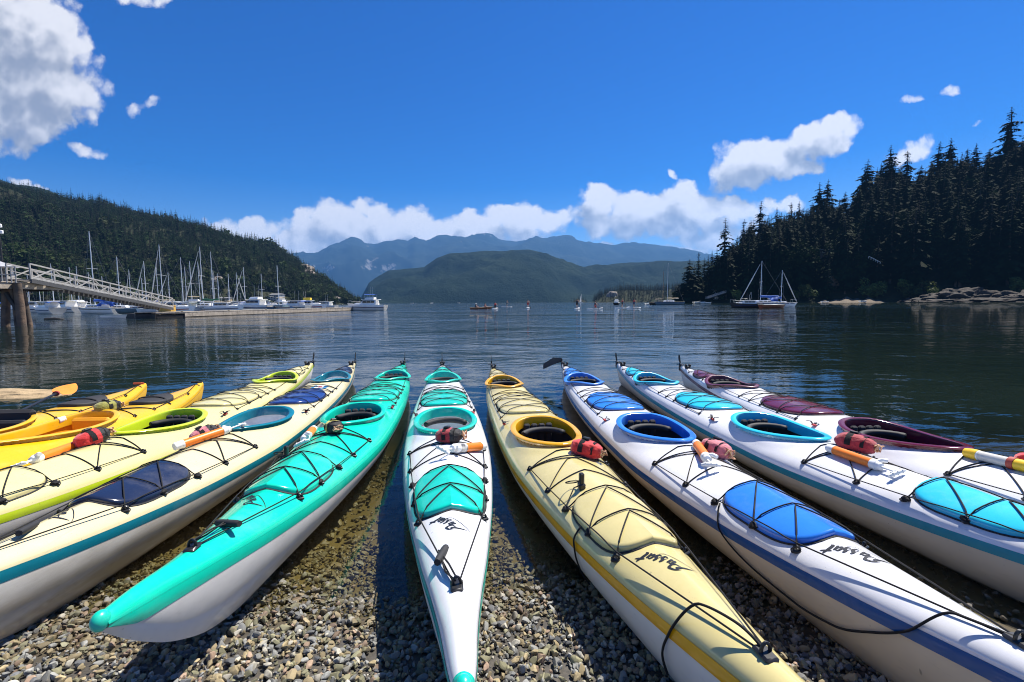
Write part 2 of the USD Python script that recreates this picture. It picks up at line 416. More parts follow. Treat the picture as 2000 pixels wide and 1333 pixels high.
# ------------------------------------------------------------------ trees
def conifer(seed, h, levels, per, width, gap=0.12, droop=0.35, sprays=3, ragged=0.35, top=0.06):
    """Trunk and crown of a fir: whorls of drooping boughs, each of several ragged flat sprays."""
    r = np.random.default_rng(seed)
    trunk = tube([(0, 0, -1.5), (r.normal() * .1, r.normal() * .1, h * .35), (r.normal() * .2, r.normal() * .2, h * .7), (0, 0, h * .985)], [h * .015, h * .011, h * .006, h * .0015], 7)
    V, F = [], []
    nv = 0
    for k in range(levels):
        t = (k + r.random() * .6) / levels
        z = h * (gap + (1 - gap) * t)
        rad = width * h * ((1 - t) ** 0.76 * (0.75 + ragged * r.normal() * .6) + top * 0.35) * min(1, .55 + 2.6 * t)
        rad = max(rad, 0.012 * h)
        for b in range(per):
            if r.random() < ragged * .35: continue
            a = r.random() * 6.283
            L_ = rad * (0.55 + .6 * r.random())
            d = np.array([math.cos(a), math.sin(a), 0]); s = np.array([-d[1], d[0], 0])
            up = 0.25 * (t - .35)
            for q in range(sprays):
                f0, f1 = q / sprays, (q + 1.25) / sprays
                w = L_ * (0.34 * (1 - f0 * .62)) * (.7 + .6 * r.random())
                z0 = z + L_ * (up * f0 - droop * f0 * f0); z1 = z + L_ * (up * f1 - droop * f1 * f1) - .05 * L_
                o = d * L_ * f0 + np.array([0, 0, z0]); e = d * L_ * min(f1, 1.12) + np.array([0, 0, z1])
                m_ = o + (e - o) * .45
                l = m_ + s * w + np.array([0, 0, -w * (.25 + .5 * r.random())])
                rr = m_ - s * w + np.array([0, 0, -w * (.25 + .5 * r.random())])
                V += [o, l, e, rr]; F += [(nv, nv + 1, nv + 2), (nv, nv + 2, nv + 3)]
                nv += 4
                # hanging twigs below the spray
                hang = m_ + np.array([0, 0, -w * (.7 + .5 * r.random())]) + s * r.normal() * w * .3
                V += [o * .5 + m_ * .5, e * .6 + m_ * .4, hang]; F += [(nv, nv + 1, nv + 2)]; nv += 3
    return trunk, (np.array(V), np.array(F))

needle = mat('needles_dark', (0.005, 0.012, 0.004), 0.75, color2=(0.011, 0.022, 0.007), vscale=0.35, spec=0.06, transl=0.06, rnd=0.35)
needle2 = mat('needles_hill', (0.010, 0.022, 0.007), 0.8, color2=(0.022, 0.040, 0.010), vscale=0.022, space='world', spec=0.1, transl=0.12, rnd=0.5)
needle3 = mat('leaves_light', (0.050, 0.085, 0.022), 0.7, color2=(0.085, 0.115, 0.032), vscale=0.3, spec=0.2, transl=0.25, rnd=0.4)
bark = mat('bark', (0.075, 0.055, 0.042), 0.9, vary=0.5, vscale=3, bump=0.05, bscale=6)

def broadleaf(seed, h, n=700, spread=0.42, leaf=0.55):
    """Trunk with limbs and a crown of leaf clumps gathered in lumps."""
    r = np.random.default_rng(seed)
    parts = [tube([(0, 0, -.6), (r.normal() * .1, 0, h * .4), (r.normal() * .3, r.normal() * .3, h * .8)], [h * .03, h * .02, h * .006], 7)]
    cs = []
    for k in range(9):
        a = r.random() * 6.283
        c = np.array([math.cos(a) * spread * h * r.random() ** .6 * .8, math.sin(a) * spread * h * r.random() ** .6 * .8, h * (.35 + .52 * r.random())])
        cs.append((c, h * (.13 + .13 * r.random())))
        parts.append(tube([(0, 0, h * .25), c * .55 + np.array([0, 0, h * .12]), c], [h * .012, h * .008, h * .003], 5))
    V, F = [], []
    for i in range(n):
        c, R = cs[r.integers(len(cs))]
        d = r.normal(size=3); d /= np.linalg.norm(d)
        p = c + d * R * (.55 + .5 * r.random())
        nrm = d + r.normal(size=3) * .7; nrm /= np.linalg.norm(nrm)
        u = np.cross(nrm, [0.3, .2, 1]); u /= np.linalg.norm(u); v = np.cross(nrm, u)
        s = leaf * (.6 + .8 * r.random()) * h / 12
        k = len(V)
        V += [p + u * s, p + v * s * .6, p - u * s, p - v * s * .6]; F += [(k, k + 1, k + 2), (k, k + 2, k + 3)]
    return join(parts), (np.array(V), np.array(F))

# far forest on the left hill: one mass
forest = '/World/hillside_forest'
fx = UsdGeom.PointInstancer.Define(stage, forest)
data(fx.GetPrim(), 'dense dark conifer forest covering the whole hillside behind the marina', 'forest', kind='stuff')
protos = []
def proto_tree(path, tr, cr, m1, m2):
    UsdGeom.Xform.Define(stage, path)
    usdkit.mesh(stage, path + '/trunk', tr, m1, smooth=True)
    usdkit.mesh(stage, path + '/crown', cr, m2)
    return path
for k in range(5):
    tr, cr = conifer(100 + k, LEFT_TREE, 15, 5, [.19, .22, .17, .24, .2][k], gap=.08, sprays=2, ragged=.3)
    protos.append(proto_tree(f'{forest}/fir_{k}', tr, cr, bark, needle2))
tr, cr = broadleaf(120, 13, 260, leaf=.9)
leaf_hill = mat('leaves_hill', (0.030, 0.050, 0.015), 0.75, color2=(0.052, 0.068, 0.020), vscale=0.3, spec=0.15, transl=0.2, rnd=0.4)
protos.append(proto_tree(f'{forest}/broadleaf', tr, cr, bark, leaf_hill))
r_ = np.random.default_rng(21)
pts, fi = sample_hill(HL, 16500, r_, 1.06, .0)
# bare rock bluffs keep clear of trees: points that fall on them are dropped
def keep_off(pts, spots):
    ok = np.ones(len(pts), bool)
    for c, rad in spots:
        ok &= np.linalg.norm((pts - c)[:, :2], axis=1) > rad
    return ok
def hill_at(P, px, t):
    ny, nx = P.shape[:2]
    ix = int(np.argmin(np.abs([(P[0, i, 0] / P[0, i, 1]) - (gx(px, 100) / 100) for i in range(nx)])))
    return P[int(t * (ny - 1) / 1.35), ix]
BLUFFS = [(hill_at(HL, 600, .86), 17), (hill_at(HL, 608, .72), 13), (hill_at(HL, 430, .12), 9), (hill_at(HL, 660, .2), 8), (hill_at(HL, 640, .45), 6)]
HOUSE_SPOTS = [(np.array([gx(525, 500), 500, 0]), 13), (np.array([gx(542, 503), 503, 0]), 13), (np.array([gx(441, 452), 452, 0]), 10)]
ok = keep_off(pts, BLUFFS + HOUSE_SPOTS) & (pts[:, 2] > .4)
pts = pts[ok]
n = len(pts)
mix_ = meshkit.fbm(pts * .01, 4, 5)
low = pts[:, 2] < 40
idx = np.where((r_.random(n) < np.where(low, .13, .02) + (mix_ > .62) * .08), 5, r_.integers(0, 5, n))
sc = np.clip(r_.normal(.95, .28, n), .4, 1.8) * (0.85 + .8 * (mix_ - .5) * 2)
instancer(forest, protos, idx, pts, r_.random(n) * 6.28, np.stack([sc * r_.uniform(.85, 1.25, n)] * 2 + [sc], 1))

# trees of the small headland
fm = '/World/headland_forest'
UsdGeom.PointInstancer.Define(stage, fm)
data(stage.GetPrimAtPath(fm), 'dark conifers covering the low wooded headland in the middle distance', 'forest', kind='stuff')
pm = []
for k in range(3):
    tr, cr = conifer(140 + k, 11, 12, 5, [.18, .2, .16][k], gap=.05, sprays=2, ragged=.25)
    pm.append(proto_tree(f'{fm}/fir_{k}', tr, cr, bark, needle))
p_, _ = sample_hill(HM, 1500, r_, 1.1)
p2, _ = sample_hill(HI, 60, r_, 1.1)
bl = hill_at(HM, 1192, .4)
p_ = p_[keep_off(p_, [(bl, 13)])]
p_ = np.vstack([p_[p_[:, 2] > .8], p2[p2[:, 2] > .3]])
n = len(p_)
s_ = np.clip(r_.normal(.9, .2, n), .4, 1.5) * np.where(p_[:, 1] > 880, .75, 1)
instancer(fm, pm, r_.integers(0, 3, n), p_, r_.random(n) * 6.28, s_)

# right-hand headland: tall dark firs. The ones that show singly are things of their own, the rest one mass
fr = '/World/headland_woods'
UsdGeom.PointInstancer.Define(stage, fr)
data(stage.GetPrimAtPath(fr), 'dense dark conifer woods filling the steep right-hand headland', 'forest', kind='stuff')
pr = []
TREES = [conifer(200 + k, 32, 40, 8, [.23, .19, .27, .22, .28, .19][k], gap=[.08, .12, .05, .14, .04, .09][k], droop=.4, sprays=3, ragged=[.28, .42, .25, .38, .25, .45][k]) for k in range(6)]
for k, (tr, cr) in enumerate(TREES):
    cls = stage.CreateClassPrim(f'/fir_class_{k}')
    usdkit.mesh(stage, f'/fir_class_{k}/trunk', tr, bark, smooth=True)
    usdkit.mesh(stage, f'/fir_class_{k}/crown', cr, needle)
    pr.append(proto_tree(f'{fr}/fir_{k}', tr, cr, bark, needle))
BLT = [broadleaf(230 + k, 9, 900, leaf=.55) for k in range(3)]
for k, (tr, cr) in enumerate(BLT):
    stage.CreateClassPrim(f'/leafy_class_{k}')
    usdkit.mesh(stage, f'/leafy_class_{k}/trunk', tr, bark, smooth=True)
    usdkit.mesh(stage, f'/leafy_class_{k}/crown', cr, needle3)
p_, _ = sample_hill(HR, 1500, r_, 1.1, .08)
n = len(p_)
VALLEY = [(1330, 560), (1385, 530), (1400, 500), (1430, 470), (1465, 430), (1500, 425), (1530, 415), (1570, 402), (1590, 388), (1620, 392), (1655, 386), (1670, 345), (1700, 325), (1740, 318), (1770, 345), (1800, 318), (1850, 302), (1880, 312), (1920, 302), (1965, 278), (2000, 262), (2100, 240), (2700, 150)]
def cap_scale(p):
    px = 1000 + FPX * p[0] / p[1]
    return max(.12, (hz(px, interp_px(VALLEY, px) + rng.uniform(-4, 20), p[1]) - p[2]) / 31.0)
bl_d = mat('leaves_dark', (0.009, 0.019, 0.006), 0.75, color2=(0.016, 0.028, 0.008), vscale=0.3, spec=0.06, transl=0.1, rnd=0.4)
for k in range(2):
    tr, cr = broadleaf(250 + k, 20, 1500, spread=.30, leaf=.42)
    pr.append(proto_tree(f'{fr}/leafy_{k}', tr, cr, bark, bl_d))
instancer(fr, pr, np.where(r_.random(n) < .22, r_.integers(6, 8, n), r_.integers(0, 6, n)), p_, r_.random(n) * 6.28, np.minimum(np.clip(r_.normal(.90, .16, n), .45, 1.2), [cap_scale(q) for q in p_]))

def tree_ref(name, cls, loc, rz, s, label, cat, group=None, sw=1.0):
    p = unique('/World', name)
    x = UsdGeom.Xform.Define(stage, p)
    x.AddTranslateOp().Set(Gf.Vec3d(*map(float, loc))); x.AddRotateZOp().Set(float(rz)); x.AddScaleOp().Set(Gf.Vec3f(s * sw, s * sw, s))
    data(x.GetPrim(), label, cat, group)
    x.GetPrim().GetReferences().AddInternalReference(cls); x.GetPrim().SetInstanceable(True)
    return p

def ground_r(px, y):
    """height of the right headland at column px and distance y"""
    ny, nx = HR.shape[:2]
    i = int(np.clip(np.interp(px, [1318, 2700], [0, nx - 1]), 0, nx - 1))
    return float(np.interp(y, HR[:, i, 1], HR[:, i, 2]))

# (px, top py, distance, variant, width, label)
SKY_TREES = [
    (1345, 506, 236, 4, 1.05, 'broad dark conifer standing alone at the tip of the right-hand headland'),
    (1374, 503, 246, 1, .8, 'slim fir between the broad conifer at the tip and the tall ragged fir'),
    (1412, 426, 236, 1, 1.0, 'tall ragged fir with bare side boughs at the left end of the headland woods'),
    (1448, 428, 250, 3, .9, 'ragged fir just right of the tallest fir at the left end of the headland'),
    (1480, 392, 262, 5, 1.1, 'thick-topped fir on the skyline above the moored sailboat pair'),
    (1510, 405, 266, 1, .8, 'thin see-through fir on the skyline right of the thick-topped fir'),
    (1537, 395, 270, 3, .9, 'small pointed skyline fir left of the twin-topped firs'),
    (1552, 392, 272, 5, .8, 'second small pointed skyline fir left of the twin-topped firs'),
    (1590, 356, 268, 0, 1.0, 'left one of the twin-topped firs on the skyline'),
    (1606, 350, 270, 2, .9, 'right one of the twin-topped firs on the skyline'),
    (1640, 374, 268, 4, .9, 'low rounded fir in the dip right of the twin-topped firs'),
    (1680, 312, 262, 2, 1.1, 'bulky fir at the foot of the skyline step below the big cloud'),
    (1722, 284, 258, 0, 1.15, 'dense pointed fir on the skyline left of the small cloud'),
    (1754, 294, 262, 3, 1.0, 'narrower fir beside the dense pointed fir left of the small cloud'),
    (1782, 322, 262, 4, .9, 'low fir in the gap under the small cloud'),
    (1815, 276, 256, 5, 1.2, 'tall fir at the right edge of the small cloud'),
    (1835, 270, 254, 0, 1.1, 'tall fir next right of the one at the small cloud edge'),
    (1868, 290, 252, 3, 1.0, 'spiky fir right of the pair of tall firs'),
    (1884, 280, 250, 1, 1.0, 'slender fir left of the lone high fir'),
    (1910, 290, 246, 2, 1.0, 'dense fir under the left side of the lone high fir'),
    (1945, 208, 240, 5, 1.15, 'lone high fir with layered open boughs, highest on the skyline'),
    (1984, 244, 236, 0, 1.2, 'dark fir at the right edge of the picture beside the lone high fir'),
    (2010, 235, 232, 2, 1.2, 'dark fir cut by the right edge of the picture')]
for px, py, y, k, w, lab in SKY_TREES:
    gz = ground_r(px, y)
    h = hz(px, py, y) - gz
    s = h / 31.5
    tree_ref('fir_tree', f'/fir_class_{k}', (gx(px, y), y, gz - .3), rng.random() * 360, s, lab, 'tree', None, w * 1.34 * min(1.4, max(.85, 1.0 / max(s, .3) ** .4)))
for i in range(60):
    px = rng.uniform(1350, 2060)
    y = rh_base(px) + rng.uniform(4, 40)
    gz = ground_r(px, y)
    tree_ref('fir_tree', f'/fir_class_{rng.integers(6)}', (gx(px, y), y, gz - .3), rng.random() * 360, rng.uniform(.5, .85), 'dark fir on the lower slope in the shaded right-hand headland woods', 'tree', 'firs on the lower slope of the headland', rng.uniform(.9, 1.3))
for px, y, k, s, lab in [(1695, 205, 0, 1.0, 'light green leafy tree lit by the sun below the white stair rail'), (1712, 203, 1, .9, 'leafy tree right of the light green one low on the dark slope'),
                         (1800, 194, 2, 1.0, 'bright green bushy tree low on the slope left of the rocks'), (1775, 196, 0, .75, 'smaller green bush left of the bright green bushy tree'),
                         (1765, 200, 1, .8, 'olive bush behind the smaller green bush on the shore'), (1580, 214, 2, .9, 'green bush below the grey roofs on the slope'),
                         (1440, 224, 1, .7, 'small light green bush at the foot of the tall ragged fir'), (1560, 216, 0, .8, 'leafy bush left of the grey roofs'),
                         (1990, 176, 2, .9, 'green bush at the right edge of the picture above the rocks'), (1820, 190, 1, .7, 'low green bush at the left end of the rocks')]:
    tree_ref('leafy_tree', f'/leafy_class_{k}', (gx(px, y), y, ground_r(px, y) - .2), rng.random() * 360, s, lab, 'bush', 'leafy bushes on the headland shore')

# ------------------------------------------------------------------ rock
def rock_mesh(seed, sx, sy, sz, sub=3, rough=.35):
    m_ = trimesh.creation.icosphere(sub)
    v = np.array(m_.vertices)
    n = meshkit.fbm(v * 1.6 + seed * 3.1, 4, seed) - .5
    n2 = np.abs(meshkit.noise(v * 3.2 + seed, seed + 9) - .5)
    v = v * (1 + rough * 1.6 * n + rough * .5 * n2)[:, None]
    return (v * [sx, sy, sz], np.array(m_.faces))
rock_m = mat('shore_rock', (0.034, 0.023, 0.016), 0.9, color2=(0.010, 0.009, 0.008), vscale=0.7, space='world', bump=0.25, bscale=2.5)
bluff_m = mat('bluff_rock', (0.30, 0.25, 0.21), 0.95, color2=(0.15, 0.13, 0.11), vscale=0.12, space='world', bump=0.6, bscale=.6)
BL_LAB = ['pale rock bluff breaking the forest near the right end of the left hill', 'lower pale rock slab below the big bluff on the left hill', 'small rock face low behind the sailboat masts', 'small rock face at the foot of the left hill point', 'small rock slab halfway down the point of the left hill']
for i, ((c, rad), lab) in enumerate(zip(BLUFFS, BL_LAB)):
    obj('rock_bluff', (lambda vf: (vf[0] + c + np.array([0, 0, -2]), vf[1]))(rock_mesh(40 + i, rad * 1.0, rad * .9, rad * .8)), bluff_m, label=lab, cat='rock', smooth=40)
obj('rock_bluff', (lambda vf: (vf[0] + bl + np.array([0, -3, -2]), vf[1]))(rock_mesh(47, 9, 7, 9, 4, .5)), bluff_m, label='pale rock face at the left end of the small wooded headland', cat='rock', smooth=40)
# rocky point low on the right shore
k = 0
for px, py, w, h, y, lab in [(1800, 585, 30, 6, 186, 'low flat rock at the left tip of the rocky point'), (1835, 580, 40, 12, 182, 'brown rock hump left of the highest rock of the point'), (1880, 575, 50, 20, 178, 'highest jagged rock of the rocky point on the right shore'),
                             (1925, 580, 45, 14, 174, 'broad ledge right of the highest rock of the point'), (1965, 582, 40, 12, 170, 'pale ledge near the right edge of the picture'), (2010, 582, 50, 14, 166, 'rock ledge cut by the right edge of the picture'),
                             (1860, 587, 45, 6, 176, 'dark wet rock at the waterline below the jagged rock'), (1940, 588, 60, 6, 168, 'dark wet ledge at the waterline near the right edge')]:
    x = gx(px, y); sx = w * y / FPX; sz = h * y / FPX
    vf = rock_mesh(60 + k, sx, sx * .6, sz * 1.2, 4, .85)
    obj('shore_rock', (vf[0] + [x, y, sz * .1], vf[1]), rock_m, label=lab, cat='rock', group=None, smooth=35)
    k += 1
sand = mat('shore_sand', (0.13, 0.10, 0.068), 0.95, vary=.35, vscale=.6, space='world', bump=.1, bscale=3)
xs = np.linspace(1590, 1740, 40)
P = np.array([[(gx(p, rh_base(p) + d), rh_base(p) + d, (z + .6) * max(.02, math.sin(math.pi * (p - 1590) / 150)) ** .5 * (1 + .35 * math.sin(p * .21) * math.sin(p * .077)) - .6) for d, z in ((-17, -.5), (-13, .25), (-9, .7), (-3, 1.1), (4, 1.9))] for p in xs])
obj('sandy_shore', grid_mesh(P), sand, smooth=True, kind='structure')

# ------------------------------------------------------------------ beach, seabed, water
def beach_z(x, y):
    x, y = np.asarray(x, float), np.asarray(y, float)
    yw = 1.99 + .10 * np.sin(x * .9 + .4) - .05 * x
    d = yw - y
    z = np.where(d > 0, d * .10, np.where(d > -6, d * .085, -.51 + (d + 6) * .16))
    return np.maximum(z, -2.5) + .006 * np.sin(x * 5.1 + y * 3.7) + .005 * np.sin(x * 2.3 - y * 6.1)

def pebble_mat(name, c, c2):
    """Beach stone. Below the tide line stones carry a brown film of algae, near it they are wet and darker."""
    g = Graph()
    p = g.add('geometry', 'position')
    o = g.add('texture_coordinate', 'object')
    n = g.add('noise_texture', 'fac', vector=o, scale=90.0, detail=4.0, roughness=.65)
    f = g.add('map_range', 'result', value=n, from_min=.38, from_max=.62, to_min=0.0, to_max=1.0, clamp=True)
    col = g.add('mix_color', 'result', fac=f, a=c, b=c2)
    rnd = g.add('object_info', 'random')
    col = g.add('hsv', 'color', hue=.5, saturation=1.0, value=g.add('map_range', 'result', value=rnd, from_min=0.0, from_max=1.0, to_min=.65, to_max=1.35), fac=1.0, color=col)
    z = g.add('separate_xyz', 'z', vector=p)
    wn = g.add('noise_texture', 'fac', vector=p, scale=3.0, detail=4.0)
    zz = g.math('multiply_add', g.math('subtract', wn, .5), .05, z)
    wet = g.add('map_range', 'result', value=zz, from_min=.055, from_max=.01, to_min=0.0, to_max=1.0, clamp=True)
    alg = g.add('map_range', 'result', value=zz, from_min=.022, from_max=-.025, to_min=0.0, to_max=.85, clamp=True)
    col = g.add('mix_color', 'result', fac=g.math('multiply', wet, .45), a=col, b=(.05, .045, .04))
    col = g.add('mix_color', 'result', fac=alg, a=col, b=(.115, .078, .022))
    rough = g.add('map_range', 'result', value=wet, from_min=0.0, from_max=1.0, to_min=.8, to_max=.4)
    nrm = g.add('bump', 'normal', height=n, strength=.6, distance=.002)
    return g.make('/World/Looks/' + name, surface=g.add('principled_bsdf', 'BSDF', base_color=col, roughness=rough, specular_ior_level=.3, normal=nrm))
PEB = [pebble_mat('pebble_grey', (.30, .298, .275), (.18, .18, .166)), pebble_mat('pebble_dark', (.14, .143, .145), (.08, .083, .085)), pebble_mat('pebble_tan', (.33, .265, .15), (.22, .175, .10)),
       pebble_mat('pebble_pink', (.34, .24, .165), (.24, .17, .12)), pebble_mat('pebble_pale', (.46, .43, .35), (.31, .285, .23)), pebble_mat('pebble_olive', (.26, .245, .145), (.165, .155, .095))]
bed_m = pebble_mat('beach_bed', (.10, .088, .07), (.055, .05, .042))

beach = thing('beach', kind='structure')
xs = np.concatenate([np.linspace(-60, -6, 28)[:-1], np.linspace(-6, 6, 121), np.linspace(6, 60, 28)[1:]])
ys = np.concatenate([np.linspace(-30, .2, 16)[:-1], np.linspace(.2, 6, 110), np.linspace(6, 40, 40)[1:]])
X, Y = np.meshgrid(xs, ys)
obj('gravel_bed', grid_mesh(np.stack([X, Y, beach_z(X, Y) - .012], -1)), bed_m, beach, smooth=True)

def stone(seed, sub=2):
    m_ = trimesh.creation.icosphere(sub)
    v = np.array(m_.vertices)
    r = np.random.default_rng(seed)
    for _ in range(13):
        d = r.normal(size=3); d /= np.linalg.norm(d)
        c = r.uniform(.40, .74)
        over = v @ d - c
        v = v - np.clip(over, 0, None)[:, None] * d * .92
    v *= 1 + .12 * (meshkit.noise(v * 1.8 + seed, seed) - .5)[:, None]
    v *= [1, r.uniform(.62, .9), r.uniform(.42, .7)]
    return (v, np.array(m_.faces))
def rand_quats(r, n, tilt=.55):
    a = r.random(n) * 2 * np.pi; b = r.normal(0, tilt, n); c = r.normal(0, tilt, n)
    def qm(p, q):
        w1, x1, y1, z1 = p.T; w2, x2, y2, z2 = q.T
        return np.stack([w1 * w2 - x1 * x2 - y1 * y2 - z1 * z2, w1 * x2 + x1 * w2 + y1 * z2 - z1 * y2, w1 * y2 - x1 * z2 + y1 * w2 + z1 * x2, w1 * z2 + x1 * y2 - y1 * x2 + z1 * w2], 1)
    o = np.zeros(n)
    return qm(qm(np.stack([np.cos(b / 2), np.sin(b / 2), o, o], 1), np.stack([np.cos(c / 2), o, np.sin(c / 2), o], 1)), np.stack([np.cos(a / 2), o, o, np.sin(a / 2)], 1))
STONES = [stone(300 + k, 2) for k in range(12)]
pebp = beach + '/pebbles'
UsdGeom.PointInstancer.Define(stage, pebp)
data(stage.GetPrimAtPath(pebp), kind='stuff')
protos = []
for k in range(24):
    p = f'{pebp}/stone_{k}'
    usdkit.mesh(stage, p, STONES[k % 12], PEB[[0, 1, 2, 5, 3, 4, 5, 0, 2, 0, 2, 5][(k * 5 + k // 12) % 12]], smooth=22)
    protos.append(p)
r_ = np.random.default_rng(33)
# density follows the view: all of the ground the picture can show
def scatter(n, x0, x1, y0, y1):
    return np.c_[r_.uniform(x0, x1, n), r_.uniform(y0, y1, n)]
near = scatter(25000, -2.3, 1.9, .75, 2.5)
mid = scatter(12000, -4.5, 3.5, 2.4, 4.6)
side = np.vstack([scatter(3000, -4.5, -2.3, .9, 2.5), scatter(2500, 1.9, 4.0, 1.0, 2.5)])
pp = np.vstack([near, mid, side])
n = len(pp)
size = np.clip(r_.lognormal(math.log(.0122), .46, n), .004, .030)
size[len(near):len(near) + len(mid)] *= 1.35
z = beach_z(pp[:, 0], pp[:, 1]) + r_.uniform(-.012, .006, n)
instancer(pebp, protos, r_.integers(0, 24, n), np.c_[pp, z], None, size, quats=rand_quats(r_, n))
# the nearest stones one by one
q = rand_quats(r_, 300, .4)
cand = scatter(4000, -1.9, 1.0, .95, 2.0)
vis = []
for x, y in cand:
    d = np.array([x, y, float(beach_z(x, y))]) - EYE
    dep = d @ c_f
    u, v = 1000 + FPX * (d @ c_r) / dep, 666.5 - FPX * (d @ c_u) / dep
    if 0 < u < 2000 and 1120 < v < 1345 and (u < 760 or 930 < u < 1330):
        if all((x - a) ** 2 + (y - b) ** 2 > .035 ** 2 for a, b in vis):
            vis.append((x, y))
    if len(vis) >= 290: break
for i, (x, y) in enumerate(vis):
    w, a, b, c = q[i]
    R = np.array([[1 - 2 * (b * b + c * c), 2 * (a * b - c * w), 2 * (a * c + b * w)], [2 * (a * b + c * w), 1 - 2 * (a * a + c * c), 2 * (b * c - a * w)], [2 * (a * c - b * w), 2 * (b * c + a * w), 1 - 2 * (a * a + b * b)]])
    v, f = STONES[i % 12]
    s = r_.uniform(.014, .024)
    obj('pebble', (v * s @ R.T + [x, y, float(beach_z(x, y)) + .006], f), PEB[[0, 1, 2, 3, 4, 5, 0, 2][r_.integers(8)]], beach, smooth=22)

def make_water():
    g = Graph()
    p = g.add('geometry', 'position')
    sp = g.add('separate_xyz', 'y', vector=p)
    yv = sp
    # small wind ripples, longer across the view than along it; calmer close to the beach
    def rip(sx, sy, sc, det, w):
        q = g.add('mapping', 'vector', mapping_type='point', vector=p, scale=(sx, sy, 1.0), rotation=(0, 0, w))
        return g.add('noise_texture', 'fac', vector=q, scale=sc, detail=det, roughness=.55, distortion=.4)
    n1, n2, n3 = rip(.55, 1.25, 2.2, 4.0, .18), rip(.6, 1.1, .55, 3.0, -.25), rip(.8, 1.0, .11, 2.0, .1)
    far = g.add('map_range', 'result', value=yv, from_min=4.0, from_max=95.0, to_min=.42, to_max=2.0, clamp=True)
    patch = g.add('noise_texture', 'fac', vector=g.add('mapping', 'vector', mapping_type='point', vector=p, scale=(.35, 1.0, 1.0)), scale=.045, detail=3.0)
    pf = g.add('map_range', 'result', value=patch, from_min=.38, from_max=.62, to_min=.45, to_max=1.25, clamp=True)
    h = g.math('add', g.math('multiply', n1, .036), g.math('multiply_add', n2, .11, g.math('multiply', n3, .24)))
    h = g.math('multiply', g.math('multiply', h, far), pf)
    nrm = g.add('bump', 'normal', height=h, strength=1.0, distance=1.0)
    fr = g.add('fresnel', 'fac', IOR=1.33, normal=nrm)
    gl = g.add('glossy_bsdf', 'BSDF', color=(1, 1, 1), roughness=.02, normal=nrm)
    clear = g.add('transparent_bsdf', 'BSDF', color=(.86, .90, .80))
    body = g.add('diffuse_bsdf', 'BSDF', color=(.007, .013, .009))
    wob = g.add('noise_texture', 'fac', vector=p, scale=.9, detail=3.0)
    dep = g.add('map_range', 'result', range_type='smoothstep', value=g.math('multiply_add', g.math('subtract', wob, .5), 1.2, yv), from_min=2.3, from_max=6.2, to_min=.0, to_max=1.0, clamp=True)
    under = g.add('mix_closure', 'closure', fac=dep, closure1=clear, closure2=body)
    out = g.add('mix_closure', 'closure', fac=fr, closure1=under, closure2=gl)
    return g.make('/World/Looks/water', surface=out)
ys = np.concatenate([np.linspace(1.2, 8, 18)[:-1], np.geomspace(8, 12000, 44)])
xs = np.concatenate([-np.geomspace(7000, 4, 30), np.linspace(-3, 3, 13), np.geomspace(4, 7000, 30)])
X, Y = np.meshgrid(xs, ys)
obj('water', grid_mesh(np.stack([X, Y, X * 0], -1)), make_water(), kind='structure')
# ground sheet behind the viewer and under everything, out to the horizon
obj('ground', grid_mesh(np.array([[(-14000, -14000, -3.2), (14000, -14000, -3.2)], [(-14000, 14000, -3.2), (14000, 14000, -3.2)]], float)), mat('deep_ground', (.06, .055, .05), .95, space='world'), kind='structure')
# haze: pale even air between here and the mountains
HZ = Graph()
hv = HZ.add('principled_volume', 'volume', color=(.18, .48, 1.0), density=5.2e-5, anisotropy=.25)
hz_m = HZ.make('/World/Looks/haze_air', volume=hv)
obj('haze', box(-14500, -14500, -4.3, 14500, 14500, 1750), hz_m, kind='stuff', label='thin blue air haze between the cove and the far mountains')
# ------------------------------------------------------------------ kayaks
from scipy.interpolate import PchipInterpolator as PI
black_cord = mat('black_cord', (.012, .012, .013), .75, bump=.001, bscale=300, spec=.3)
black_plastic = mat('black_plastic', (.014, .014, .015), .38, vary=.3, vscale=20)
black_rubber = mat('black_rubber', (.02, .02, .021), .7, vary=.3, vscale=30)
dark_fabric = mat('dark_fabric', (.022, .022, .025), .85, bump=.002, bscale=220)
steel = mat('steel', (.62, .62, .63), .22, metal=1.0)
ink = mat('lettering_ink', (.012, .012, .014), .45)
white_plastic = mat('white_plastic', (.78, .78, .75), .35, vary=.08, vscale=30)
buckle_red = mat('buckle_red', (.42, .03, .035), .5)

